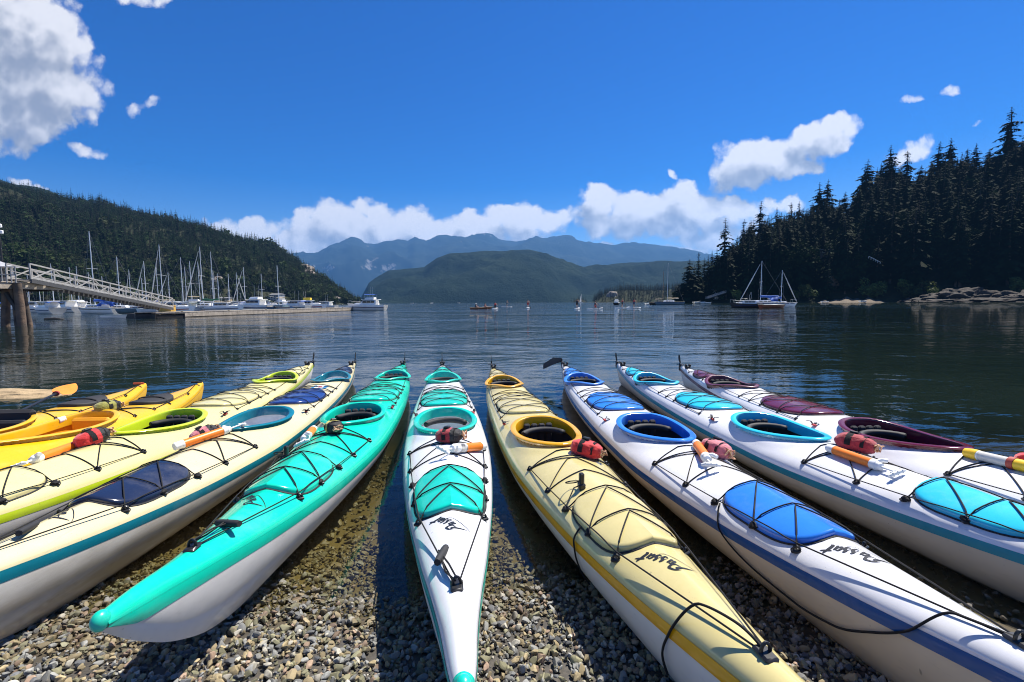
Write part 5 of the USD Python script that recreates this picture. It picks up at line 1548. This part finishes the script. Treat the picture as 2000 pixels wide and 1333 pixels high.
# moored sailing boats: mast column, distance, hull length, mast height, heading
sailboat(190, 72, 9.0, hz(176, 452, 72), 2.85, 'white sloop with long pale hull and blue sail cover, tallest mast above the gangway', stripe=paint_dark, lean=.0, dodger=canvas_blue)
sailboat(228, 76, 8.0, hz(241, 518, 92), .25, 'navy hulled sloop with blue sail cover behind the low end of the gangway', hullm=paint_navy, stripe=paint_white, dodger=canvas_blue)
sailboat(107, 96, 8.0, hz(107, 515, 96), 2.6, 'sloop whose short mast is leftmost behind the gangway', cover=canvas_tan)
sailboat(135, 104, 8.5, hz(135, 522, 104), .5, 'sloop with bare mast second from left behind the gangway', cover=None)
sailboat(155, 112, 8.5, hz(154, 520, 112), 2.4, 'sloop with bare mast left of the tallest mast behind the gangway', cover=canvas_blue)
sailboat(290, 100, 8.8, hz(291, 510, 100), 2.9, 'sloop with blue furled headsail left of the paired masts', furl=True, dodger=canvas_blue)
sailboat(275, 108, 8.0, hz(275, 543, 108), .3, 'small sloop with the shortest mast beside the blue furled headsail', cover=canvas_blue)
sailboat(322, 88, 9.6, hz(319, 478, 88), 2.75, 'tall masted white sloop above the foot of the gangway', cover=canvas_tan, furl=True)
sailboat(352, 94, 8.8, hz(351, 503, 94), .4, 'white sloop with plain single mast right of the gangway foot', cover=None)
sailboat(378, 102, 8.8, hz(376, 510, 102), 2.7, 'sloop with slender mast left of the tall twin masts', cover=canvas_blue)
sailboat(402, 90, 10.0, hz(399, 482, 90), 3.0, 'white cabin sloop with green sail cover and the tall mast in mid marina', cover=canvas_green, furl=True)
sailboat(412, 104, 9.0, hz(409, 492, 104), .2, 'sloop with mast just right of the tall mast in mid marina', cover=None)
sailboat(421, 110, 8.0, hz(420, 528, 110), 2.5, 'small sloop behind the green covered boat', cover=canvas_tan)
sailboat(443, 96, 7.6, hz(448, 535, 96), .3, 'sloop with leaning mast right of the green covered boat', lean=.07, cover=canvas_tan)
sailboat(483, 106, 9.2, hz(482, 522, 106), 2.9, 'sloop with arched stern rails behind the white cruiser', cover=canvas_tan, furl=True)
sailboat(548, 84, 7.2, hz(548, 519, 84), 2.8, 'grey blue hulled sloop with a lone mast near the outboard boat', hullm=paint_grey, cabin_m=paint_grey, cover=None)
for i, (px, y, mh, lab) in enumerate(BACK):
    sailboat(px, y, 8.0 + (i % 3) * .7, mh, 2.4 + 1.1 * math.sin(i * 2.3), lab, cover=[canvas_blue, canvas_tan, None, canvas_green][i % 4], dodger=canvas_blue if i % 3 == 0 else None, furl=i % 2 == 0)
for i, (px, y, L_, top_, lab) in enumerate([(40, 100, 8, canvas_blue, 'white cruiser behind the pier piles at the far left'), (148, 96, 7.5, None, 'white cruiser in the back row left of the navy sloop'), (255, 88, 7, canvas_blue, 'white cruiser with blue top behind the lower gangway'),
        (300, 94, 7, None, 'white cruiser seen through the foot of the gangway'), (388, 98, 7.5, canvas_tan, 'white cruiser with tan top in the second row mid marina'), (460, 98, 7, canvas_blue, 'white cruiser with blue top left of the high rounded cabin'), (520, 104, 7.5, None, 'white cruiser in the back row right of the high rounded cabin'), (545, 108, 7, canvas_tan, 'white cruiser behind the grey blue sloop')]):
    cruiser(px, y, L_, .3 + 2.5 * (i % 2), lab, top=top_, fly=i % 3 == 1)
# motor boats
cruiser(90, 74, 7.5, 2.7, 'white cabin cruiser with blue canvas top behind the pier piles', top=canvas_blue)
cruiser(66, 86, 8.0, .4, 'white cruiser half hidden by the pier piles', top=canvas_blue)
cruiser(122, 86, 8.0, 2.9, 'white cruiser with dark window band left of the long pale sloop')
cruiser(340, 76, 6.5, .2, 'white cruiser with red stripe right of the yellow dock box', stripe=paint_red)
cruiser(365, 84, 6.5, 2.6, 'dark canvas covered cruiser in mid marina', top=canvas_green, hullm=paint_white)
cruiser(440, 84, 6.5, .15, 'low white cruiser beside the green covered sloop', high=.8)
cruiser(492, 88, 8.2, 3.0, 'white cruiser with high rounded cabin in front of the arched stern rails', fly=True)
cruiser(572, 96, 7.5, 2.9, 'white cruiser with pale blue canvas behind the outboard boat', top=canvas_blue)
cruiser(605, 100, 7.5, .1, 'white fishing boat with yellow wheelhouse and red trim', accent=paint_yellow, stripe=paint_red)
cruiser(632, 108, 6.5, 3.0, 'small white cruiser right of the yellow wheelhouse boat')
cruiser(716, 84, 7.3, 3.06, 'white flybridge yacht with blue bimini at the outer end of the float', top=canvas_blue, fly=True)
runabout(568, 72, 4.6, .12, 'small white open boat with black outboard tied to the float')
runabout(492, 68, 4.2, 3.0, 'small white dinghy at the float below the white cruiser', motor=False, screen=False)
runabout(222, 47.5, 2.4, .1, 'small white dinghy on the water below the navy sloop', motor=False, screen=False)
runabout(262, 54, 3.4, .2, 'grey covered runabout left on the dark float', hullm=paint_grey, z=.45, motor=False)
runabout(288, 52, 3.2, 3.0, 'white runabout right on the dark float', z=.45)
for i, (px, y) in enumerate([(655, 130), (668, 140), (645, 150), (682, 150)]):
    runabout(px, y, 5.0, .3 * i, ['white runabout among the far boats left of the flybridge yacht', 'second white runabout among the far boats left of the flybridge yacht', 'faint white boat furthest back left of the flybridge yacht', 'low white boat just behind the bow of the flybridge yacht'][i])

# ------------------------------------------------------------------ floats, gangway, pier
plank = mat('weathered_plank', (.40, .34, .27), .85, vary=.4, vscale=2.2, bump=.02, bscale=14)
plank_dark = mat('tarred_timber', (.035, .03, .027), .85, vary=.4, vscale=2, bump=.03, bscale=8)
pile_m = mat('pile_wood', (.15, .095, .06), .9, color2=(.05, .04, .033), vscale=1.6, bump=.05, bscale=6)
truss_m = mat('galvanised', (.34, .33, .31), .55, vary=.25, vscale=3)
def float_dock(a, b, width, label, n, side=1, h=.55, front=plank, planks=True):
    """A float from a to b; boards across the top, fascia boards along the sides."""
    a, b = np.array([a[0], a[1], 0.0]), np.array([b[0], b[1], 0.0])
    d = b - a; L = np.linalg.norm(d); ang = math.atan2(d[1], d[0])
    t = thing('float_dock', label, 'dock', loc=a, rz=ang)
    obj('hull_timbers', join([rbox(.05, -width + .1, -.25, L - .05, -.08, h - .12, .03)]), plank_dark, t)
    m_ = n
    for k in range(m_):
        x0, x1 = L * k / m_ + .01, L * (k + 1) / m_ - .01
        obj('fascia_board', join([rbox(x0, -.06, h - .50, x1, .0, h - .02, .01), rbox(x0, -width, h - .50, x1, -width + .06, h - .02, .01)]), front, t)
    if planks:
        for k in range(m_ * 3):
            x0, x1 = L * k / (m_ * 3) + .012, L * (k + 1) / (m_ * 3) - .012
            obj('plank', rbox(x0, -width - .03, h - .02, x1, .03, h + .03 + .008 * math.sin(k * 7.7), .01), front, t)
    for k in range(max(2, m_ // 3)):
        x = L * (k + .5) / max(2, m_ // 3)
        obj('mooring_cleat', join([rbox(x - .16, -.30, h + .03, x + .16, -.24, h + .14, .03)]), black_plastic, t)
    return t
D0, D1 = (gx(303, 46), 46), (gx(690, 84), 84)
float_dock(D1, D0, 2.6, 'long plank float running out to the flybridge yacht', 18)
float_dock((gx(301, 45.5), 45.5), (gx(243, 50), 50), 2.6, 'dark low float under the foot of the gangway', 4, front=plank_dark, h=.42)
float_dock((gx(80, 88), 88), (gx(560, 118), 118), 2.0, 'far float behind the moored sailing boats', 10)
t = thing('dock_box', 'yellow wooden dock box on the float by the gangway foot', 'box', loc=(gx(328, 50) - .6, 50.6, .58))
obj('chest', rbox(-.7, -.4, 0, .7, .4, .6, .03), mat('box_yellow', (.55, .33, .06), .6, vary=.2), t); obj('lid', rbox(-.74, -.44, .6, .74, .44, .68, .03), mat('box_yellow', (.55, .33, .06), .6), t)

# gangway: two trusses with a slatted walk between them
GA, GB = at(38, 549, 31.0), at(325, 604, 49.5)
def gangway(A, B, label, w=1.3, hh=1.15, n=9):
    t = thing('gangway', label, 'gangway', loc=A)
    A, B = np.asarray(A, float) * 0, np.asarray(B, float) - np.asarray(A, float)
    d = B - A; d /= np.linalg.norm(d); s = np.cross(d, [0, 0, 1.0]); s /= np.linalg.norm(s); L = np.linalg.norm(B - A)
    for sg in (-1, 1):
        o = s * sg * w / 2
        obj('bottom_chord', beam(A + o, B + o, .09, .26), mat('chord_dark', (.05, .05, .05), .6), t)
        obj('top_chord', beam(A + o + [0, 0, hh], B + o + [0, 0, hh], .09, .09), truss_m, t)
        obj('mid_rail', beam(A + o + [0, 0, hh * .62], B + o + [0, 0, hh * .62], .05, .05), truss_m, t)
        obj('toe_board', beam(A + o + [0, 0, .24], B + o + [0, 0, .24], .04, .16), truss_m, t)
        for k in range(n + 1):
            p = A + d * L * k / n + o
            obj('upright', beam(p + [0, 0, .12], p + [0.001, 0, hh], .075, .075), truss_m, t)
            if k < n:
                q = A + d * L * (k + 1) / n + o
                u, v = (p + [0, 0, .12], q + [0, 0, hh]) if k % 2 == 0 else (p + [0, 0, hh], q + [0, 0, .12])
                obj('diagonal', beam(u, v, .06, .06), truss_m, t)
    m_ = int(L / .55)
    for k in range(m_):
        p = A + d * L * (k + .5) / m_ + [0, 0, .13]
        obj('tread', beam(p - s * w * .46, p + s * w * .46, .40, .05), plank, t)
    return t
gangway(GA, GB, 'grey truss gangway sloping from the pier down to the float')
# pier head on leaning piles
PZ = hz(20, 553, 31)
t = thing('pier', 'timber pier head on thick piles at the left edge', 'pier', loc=(0, 0, 0))
px1 = gx(38, 31)
obj('deck_beam', join([beam((px1 - 7, yy, PZ - .35), (px1 - .1, yy, PZ - .35), .3, .35) for yy in (30.0, 31.6, 33.2)]), plank_dark, t)
obj('edge_beam', beam((px1, 29.6, PZ - .2), (px1, 34, PZ - .2), .25, .42), plank, t)
for k in range(26):
    x = px1 - 6.6 + k * .262
    obj('plank', rbox(x, 29.5, PZ, x + .235, 34.0, PZ + .07, .01), plank, t)
for i, (p0, y0, p1, y1, r) in enumerate([(10, 553, 8, 634, .22), (33, 553, 42, 632, .24), (40, 556, 60, 628, .16), (22, 560, 30, 600, .12), (-14, 553, -20, 634, .22)]):
    yy = 30.6 if i != 2 else 31.5
    a, b = at(p0, y0, yy), at(p1, y1, yy)
    b = np.array([b[0], b[1], -.8])
    obj('pile', tube([a, a * .6 + b * .4 + [0, .04, 0], b], [r * .92, r, r * 1.06], 12), pile_m, t, smooth=40)
obj('brace', beam(at(12, 572, 30.5), at(34, 606, 30.5), .16, .2), plank_dark, t)
for k in range(5):
    p = at(-4 + k * 9, 553, 30.0); obj('rail_post', bar(p, p + [0, 0, 1.05], .035, 6), truss_m, t)
for h in (.55, 1.05):
    a, b = at(-30, 553, 30.0), at(34, 553, 30.0); obj('rail', bar(a + [0, 0, h], b + [0, 0, h], .03, 6), truss_m, t)
t = thing('shelter', 'small open shelter with grey hipped roof on the pier', 'shelter', loc=(gx(-9, 32.5), 32.5, PZ + .07))
for sx in (-.75, .75):
    for sy in (-.6, .6): obj('post', rbox(sx - .05, sy - .05, 0, sx + .05, sy + .05, 1.15, .01), paint_white, t)
hh = trimesh.convex.convex_hull(np.array([(x, y, 1.15) for x in (-1.05, 1.05) for y in (-.9, .9)] + [(-.3, 0, 1.62), (.3, 0, 1.62)] + [(x, y, 1.11) for x in (-1.05, 1.05) for y in (-.9, .9)]))
obj('roof', (np.array(hh.vertices), np.array(hh.faces)), mat('shelter_roof', (.30, .31, .33), .7, vary=.2), t)
obj('bench', rbox(-.7, .3, 0, .7, .6, .42, .02), plank, t)
lp = at(9, 560, 34.0); lt = at(9, 437, 34.0)
t = thing('lamp_post', 'tall dark lamp post with white lamp heads behind the shelter', 'lamp post', loc=lp)
obj('pole', tube([(0, 0, 0), (0, 0, (lt - lp)[2])], [.075, .05], 10), paint_dark, t)
for k, (dz, dx) in enumerate(((-.3, .05), (-.75, .12))):
    obj('lamp_head', rbox(dx - .13, -.1, (lt - lp)[2] + dz, dx + .16, .1, (lt - lp)[2] + dz + .28, .05), paint_white, t)
# drifting log and line near the piles
lq = on_water(105, 624)
obj('floating_log', tube([lq + [-.9, 0, .02], lq + [0, .05, .05], lq + [.9, .1, -.02]], [.10, .13, .08], 9), plank_dark, label='dark log floating near the pier piles', cat='log', smooth=True)

# ------------------------------------------------------------------ boats at anchor on the right and far off
sailboat(1491, 84, 8.6, hz(1491, 510, 84), 3.0, 'white sloop with blue sail cover moored off the right-hand headland', furl=True, dodger=canvas_blue)
sailboat(1521, 90, 7.0, hz(1519, 528, 90), -.1, 'sloop with shorter mast rafted behind the white sloop off the headland', furl=True, cover=canvas_blue)
cruiser(1457, 80, 5.4, 2.95, 'dark hulled motor boat with white cabin at the left of the rafted pair', hullm=paint_dark, high=.75)
t = runabout(1510, 77, 4.4, .05, 'brown wooden boat lying low in front of the rafted pair', hullm=paint_brown, motor=False, screen=False)
sailboat(1307, 150, 9.5, hz(1306, 514, 150), 2.9, 'dark hulled sloop with tall white mast near the tip of the headland', hullm=paint_grey, cover=canvas_tan)
sailboat(1292, 160, 9.0, hz(1293, 530, 160), .3, 'sloop with brown wooden mast behind the dark hulled sloop', hullm=paint_dark, cover=None, mast_m=wood_spar, cabin_m=paint_dark)
runabout(1272, 170, 4.5, .1, 'small pale boat left of the dark hulled sloop', motor=False)
cruiser(1205, 168, 6.2, 1.2, 'black hulled tug like boat with white upper deck in the middle distance', hullm=paint_dark, fly=True, name='tug_boat')
runabout(1366, 225, 6.5, .2, 'white boat at the foot of the headland tip')
runabout(1378, 222, 5.0, 2.8, 'second small white boat at the foot of the headland tip')
t = boat_at(1135, 560, .1, 'sailing_dinghy', 'far sailing dinghy with a white sail before the islet')
hull, deck, rail, sh, b = boat_hull(5.5, 1.8, .55)
obj('hull', hull, paint_white, t, smooth=40)
P = np.array([[(.2 - 2.2 * u * (1 - v), .25 * math.sin(math.pi * u) * (1 - v) * .8, .9 + 10.0 * v) for u in np.linspace(0, 1, 7)] for v in np.linspace(0, 1, 12)])
obj('sail', join([grid_mesh(P), grid_mesh(P, True)]), mat('sail_cloth', (.80, .79, .76), .7), t, smooth=True)
obj('mast', bar((.2, 0, .4), (.2, 0, 11.2), .06, 6), alloy, t)
for i, (px, y) in enumerate([(805, 1150), (844, 1000), (896, 950), (668, 760)]):
    runabout(px, y, 9.0, .2 + i, ['far speck of a white boat below the near hill, leftmost', 'far white boat below the near hill, second from left', 'far low white boat below the near hill left of the canoe', 'white speck of a boat off the left hill point'][i])

# ------------------------------------------------------------------ houses
roof_grey = mat('roof_shingle', (.20, .20, .205), .9, vary=.35, vscale=1.2)
wall_pale = mat('wall_siding', (.46, .45, .42), .8, vary=.15, vscale=1.0)
wall_dark = mat('wall_dark', (.09, .07, .055), .85, vary=.3, vscale=1.0)
wall_tan = mat('wall_tan', (.40, .31, .20), .8, vary=.15, vscale=1.0)
def house(px, py, y, w, h, dep, rz, label, wall=wall_pale, roof=roof_grey, storeys=2):
    base = hz(px, py, y)
    t = thing('house', label, 'house', loc=(gx(px, y), y, base), rz=rz)
    wl = obj('wall', rbox(-w / 2, -dep / 2, -4, w / 2, dep / 2, h, .05), wall, t)
    rh = h * .35
    v = np.array([(x, s * (dep / 2 + .6), h - .02) for x in (-w / 2 - .5, w / 2 + .5) for s in (-1, 1)] + [(x, 0, h + rh) for x in (-w / 2 - .5, w / 2 + .5)] + [(x, s * (dep / 2 + .6), h + .22) for x in (-w / 2 - .5, w / 2 + .5) for s in (-1, 1)])
    hh = trimesh.convex.convex_hull(v)
    obj('roof', (np.array(hh.vertices), np.array(hh.faces)), roof, t)
    k = max(2, int(w / 2.4))
    for st in range(storeys if h > 1.2 else 0):
        for i in range(k):
            x = -w / 2 + w * (i + .5) / k; z = h * (st + .28) / storeys
            wn = obj('window', rbox(x - .75, -dep / 2 - .08, z - .08, x + .75, -dep / 2 + .02, z + min(1.38, h * .55), .02), paint_white, t)
            obj('pane', box(x - .65, -dep / 2 - .10, z, x + .65, -dep / 2 - .081, z + min(1.3, h * .5)), window_dark, wn)
house(525, 587, 500, 13, 3.6, 9, .1, 'grey house with pale roof low on the left hill, left of a pair')
house(542, 586, 503, 12, 5.2, 9, -.2, 'two storey grey house low on the left hill, right of a pair')
house(441, 590, 452, 9, 3.4, 7, .2, 'pale house half hidden by trees behind the masts', wall=wall_tan)
house(1612, 496, 228, 9, 1.6, 5, -.15, 'house with long grey roof showing in the dark headland woods', wall=wall_dark, storeys=1)
house(1625, 543, 216, 4.5, .5, 3.0, .2, 'small pale roofed house low in the headland woods', wall=wall_dark, storeys=1)
house(1738, 479, 234, 2.6, 1.6, 3, -.2, 'tan gabled house high in the dark headland woods', wall=wall_tan, storeys=1)
house(1402, 570, 232, 4.4, 1.0, 3, .0, 'boathouse with pale roof above the small jetty', storeys=1)
for i, (px, py, y) in enumerate([(1004, 584, 1765), (1018, 583, 1765), (1042, 586, 1760), (923, 583, 1765)]):
    house(px, py, y + 380, 9, 3.2, 7, .1 * i, ['far pale house by the water under the near hill, left of two', 'far pale house by the water under the near hill, right of two', 'far house at the water right of the two pale ones', 'far house on a pale clearing under the near hill'][i], wall=wall_tan, storeys=1)
gangway(at(1380, 584, 222), at(1416, 572, 224), 'pale ramp from the jetty up to the headland tip', w=1.6, hh=.9, n=6)
a, b = at(1697, 501, 206), at(1719, 512, 204)
t = thing('stair_rail', 'white handrail of steps slanting down the dark slope', 'handrail', loc=a)
obj('rail', beam((0, 0, 0), b - a, .13, .13), paint_white, t); 
for k in range(6): obj('post', beam((b - a) * k / 5 + [0, 0, -.9], (b - a) * k / 5 + [.001, 0, 0], .09, .09), paint_white, t)
runabout(1686, 188, 3.6, .2, 'pale kayak pulled up on the sandy shore strip', motor=False, screen=False, z=.35)
runabout(1612, 196, 3.6, .1, 'small boat drawn up at the left end of the sandy strip', motor=False, screen=False, z=.2)

# ------------------------------------------------------------------ paddlers
import manifold3d as m3
skin = mat('skin', (.50, .28, .19), .55, vary=.1, vscale=9)
hair_d, hair_l = mat('hair_dark', (.03, .02, .015), .7), mat('hair_fair', (.30, .19, .08), .7)
def ball(c, r):
    return m3.Manifold.sphere(r, 14).translate([float(x) for x in c])
def limb(pts):
    out = []
    for (a, ra), (b, rb) in zip(pts[:-1], pts[1:]):
        out.append(m3.Manifold.hull(ball(a, ra) + ball(b, rb)))
    return out
def to_vf(man, step=None):
    if step: man = man.refine_to_length(step)
    mm = man.to_mesh()
    tm = trimesh.Trimesh(mm.vert_properties[:, :3], mm.tri_verts)
    if step: trimesh.smoothing.filter_taubin(tm, iterations=6)
    return (np.array(tm.vertices), np.array(tm.faces))
V3 = lambda *a: np.array(a, float)
def union(l): return m3.Manifold.batch_boolean(l, m3.OpType.Add)
def hand(w, d, grip):
    """palm with four curled fingers and a thumb round a shaft"""
    d = d / np.linalg.norm(d); s = np.cross(d, grip); s /= np.linalg.norm(s) + 1e-9
    parts = [m3.Manifold.hull(ball(w, .026) + ball(w + d * .07 + grip * .03, .02) + ball(w + d * .07 - grip * .03, .02))]
    for k in range(4):
        o = w + d * .08 + grip * (.033 - .022 * k); l = (.036, .042, .040, .032)[k]
        parts += limb([(o, .0098), (o + d * l + s * .012, .009), (o + d * l * .7 + s * .045, .0085)])
    parts += limb([(w + d * .03 + grip * .035, .011), (w + d * .065 + grip * .05 + s * .03, .0095), (w + d * .08 + grip * .03 + s * .05, .009)])
    return parts
POSES = {
 'stand': dict(hip=.93, lean=.10, knees=[(V3(.06, .13, .50), V3(-.02, .16, .07)), (V3(.04, -.13, .50), V3(-.04, -.16, .07))]),
 'kneel': dict(hip=.50, lean=.12, knees=[(V3(.28, .13, .08), V3(-.16, .14, .07)), (V3(.28, -.13, .08), V3(-.16, -.14, .07))]),
 'sit': dict(hip=.12, lean=.05, knees=[(V3(.42, .12, .26), V3(.75, .12, .03)), (V3(.42, -.12, .26), V3(.75, -.12, .03))])}
def person(loc, rz, pose, label, top_m, short_m, hair_m, hat=None):
    q = POSES[pose]; H = q['hip']; ln = q['lean']
    up = V3(math.sin(ln), 0, math.cos(ln))
    hip, chest, neck = V3(0, 0, H), V3(0, 0, H) + up * .36, V3(0, 0, H) + up * .53
    head = neck + up * .15 + V3(.02, 0, 0)
    parts = []
    parts += [m3.Manifold.hull(union([ball(hip + V3(0, .09, 0), .105), ball(hip + V3(0, -.09, 0), .105), ball(hip + up * .18 + V3(0, .06, 0), .095), ball(hip + up * .18 + V3(0, -.06, 0), .095)])),
              m3.Manifold.hull(union([ball(hip + up * .18 + V3(0, .06, 0), .095), ball(hip + up * .18 + V3(0, -.06, 0), .095), ball(chest + V3(0, .11, .02), .095), ball(chest + V3(0, -.11, .02), .095), ball(neck - up * .05, .06)]))]
    parts += limb([(neck - up * .06, .058), (neck + up * .05, .052)])
    parts += [m3.Manifold.hull(union([ball(head, .088), ball(head + V3(.035, 0, -.055), .055), ball(head + V3(-.02, 0, .03), .088)])), ball(head + V3(.095, 0, -.012), .016), ball(head + V3(0, .088, -.01), .018), ball(head + V3(0, -.088, -.01), .018)]
    ht, hb = chest + V3(.22, -.30, .08), chest + V3(.34, -.36, -.34)
    shaft = ht - hb; shaft /= np.linalg.norm(shaft)
    for sy, tgt in ((1, ht), (-1, hb)):
        sh = chest + V3(0, sy * .185, .07)
        el = (sh + tgt) / 2 + V3(-.04, sy * .13, -.10)
        parts += limb([(sh, .056), (el, .042), (tgt - (tgt - el) / np.linalg.norm(tgt - el) * .07, .028)])
        parts += hand(tgt - (tgt - el) / np.linalg.norm(tgt - el) * .07, tgt - el, shaft)
    for (kn, an), sy in zip(q['knees'], (1, -1)):
        parts += limb([(hip + V3(0, sy * .09, -.02), .088), (kn, .058), (an, .040)])
        parts += [m3.Manifold.hull(union([ball(an + V3(-.03, 0, -.025), .035), ball(an + V3(.15, 0, -.04), .025), ball(an + V3(.1, 0, -.02), .03)]))]
    t = thing('person', label, 'person', loc=loc, rz=rz)
    obj('body', to_vf(union(parts), .05), skin, t, smooth=True)
    kn = [k for k, _ in q['knees']]
    sh_ = [m3.Manifold.hull(union([ball(hip + V3(0, .09, 0), .118), ball(hip + V3(0, -.09, 0), .118), ball(hip + up * .09 + V3(0, .07, 0), .108), ball(hip + up * .09 + V3(0, -.07, 0), .108)]))]
    for k, sy in zip(kn, (1, -1)):
        a = hip + V3(0, sy * .09, -.02); sh_ += limb([(a, .103), (a * .35 + k * .65, .085)])
    obj('shorts', to_vf(union(sh_), .05), short_m, t, smooth=True)
    if top_m is not None:
        tp = [m3.Manifold.hull(union([ball(hip + up * .12 + V3(0, .06, 0), .108), ball(hip + up * .12 + V3(0, -.06, 0), .108), ball(chest + V3(0, .11, .02), .112), ball(chest + V3(0, -.11, .02), .112), ball(neck - up * .07, .07)]))]
        obj('life_vest', to_vf(union(tp), .05), top_m, t, smooth=True)
    hp = m3.Manifold.hull(union([ball(head + V3(-.02, 0, .04), .098), ball(head + V3(-.05, 0, -.04), .075), ball(head + V3(.03, 0, .06), .075)]))
    obj('hair', to_vf(hp, .05), hair_m, t, smooth=True)
    if hat is not None:
        obj('hat', join([xf(lathe_x([(0, .001), (0, .17), (.012, .17), (.03, .105), (.11, .09), (.12, .001)], 14), np.array([[0, 0, -1, head[0]], [0, 1, 0, head[1]], [1, 0, 0, head[2] + .035], [0, 0, 0, 1.0]]))]), hat, t, smooth=40)
    return ht, hb
board_m = mat('board_white', (.76, .76, .74), .35, vary=.05)
def board_mesh(L, W, th):
    x = np.linspace(-L / 2, L / 2, 28); t = (x + L / 2) / L
    w = W / 2 * np.clip((4 * t * (1 - t)), 0, 1) ** .42
    r = .10 * np.clip((t - .8) / .2, 0, 1) ** 2
    rows = [np.stack([x, w * yy, r + z], 1) for yy, z in ((0, -.02), (.7, -.02), (1, th * .45), (.88, th), (0, th * 1.04))]
    P = np.array(rows)
    return join([grid_mesh(P, True), grid_mesh(P * [1, -1, 1], False)])
RV, BV, NV, GV = mat('vest_red', (.42, .03, .03), .7), mat('vest_black', (.02, .02, .025), .7), mat('vest_navy', (.02, .03, .10), .7), mat('vest_orange', (.55, .12, .02), .7)
SB, SR, SN = mat('shorts_black', (.02, .02, .022), .8), mat('shorts_red', (.35, .03, .03), .8), mat('shorts_navy', (.02, .03, .09), .8)
hat_w = mat('hat_white', (.78, .77, .72), .8)
SUPS = [(967, 601, 'kneel', 1.3, RV, SB, hair_d, None, 'kneeling paddler in red vest just right of the canoe', True),
        (990, 597, 'stand', .3, None, SB, hair_l, None, 'bare chested standing paddler furthest back, right of the kneeling one', False),
        (1031, 600, 'stand', 1.5, None, SR, hair_d, None, 'standing paddler in red shorts alone in the middle', False),
        (1127, 601, 'stand', 1.2, BV, SB, hair_d, None, 'standing paddler in black vest left of the far sail', False),
        (1162, 601, 'kneel', .3, BV, SR, hair_d, None, 'kneeling paddler in black vest with paddle held out to the left', True),
        (1215, 599, 'stand', .2, RV, SB, hair_l, None, 'standing paddler in red vest in front of the black boat', False),
        (1238, 600, 'stand', .4, RV, SN, hair_d, None, 'standing paddler in red vest, rightmost of the board riders', False)]
for px, py, pose, rz, tm, sm, hm, hat, lab, sideflag in SUPS:
    w = on_water(px, py + 2.7)
    bd = thing('paddle_board', 'white board under the ' + lab.replace('paddler', 'rider', 1), 'paddle board', loc=w, rz=rz + (1.2 if abs(rz) > 1 else 0) * 0)
    obj('board', board_mesh(3.2, .82, .13), board_m, bd, smooth=40)
    obj('traction_pad', rbox(-.5, -.26, .134, .5, .26, .143, .003), paint_grey, bd)
    ht, hb = person(w + [0, 0, .135], rz, pose, lab, tm, sm, hm, hat)
    d = (hb - ht) / np.linalg.norm(hb - ht)
    p = thing('paddle', 'black paddle of the ' + lab.replace('paddler', 'rider', 1), 'paddle', loc=w + [0, 0, .135], rz=rz)
    obj('shaft', tube([ht - d * .08, hb + d * (.75 if pose == 'stand' else .25)], .016, 6), black_plastic, p)
    e = hb + d * (.75 if pose == 'stand' else .25)
    obj('blade', blade(e, d, .42, .10, None, 8), black_plastic, p)
    obj('grip', bar(ht - d * .08 - [0, .06, 0], ht - d * .08 + [0, .06, 0], .018, 6), black_plastic, p)
w = on_water(940, 604.5)
t = thing('canoe', 'red brown two seat canoe with paddlers, leftmost of the small craft', 'canoe', loc=w, rz=.35)
hull, deck, rail, sh, b = boat_hull(4.6, .9, .36, 1.35, .1, .08, n=24, m_=7)
tt = np.linspace(-1, 1, 24)
obj('hull', hull, paint_brown, t, smooth=40); obj('gunwale', rail, teak, t)
for x in (-1.1, .9): obj('seat', rbox(x - .12, -.3, .2, x + .12, .3, .23, .01), teak, t)
R = np.array([[math.cos(.35), -math.sin(.35), 0], [math.sin(.35), math.cos(.35), 0], [0, 0, 1]])
for x, tm, hm, hat, lab in ((-1.1, BV, hair_d, hat_w, 'seated paddler with a white hat in the canoe'), (.75, RV, hair_d, None, 'bare headed seated paddler in the canoe')):
    o = w + R @ np.array([x, 0, .24])
    ht, hb = person(o, .35, 'sit', lab, tm, SB, hm, hat)
    d = (hb - ht) / np.linalg.norm(hb - ht)
    p = thing('paddle', 'wooden paddle of the ' + lab, 'paddle', loc=o, rz=.35)
    obj('shaft', tube([ht - d * .08, hb + d * .2], .016, 6), wood_spar, p)
    obj('blade', blade(hb + d * .2, d, .42, .08, None, 8), wood_spar, p)
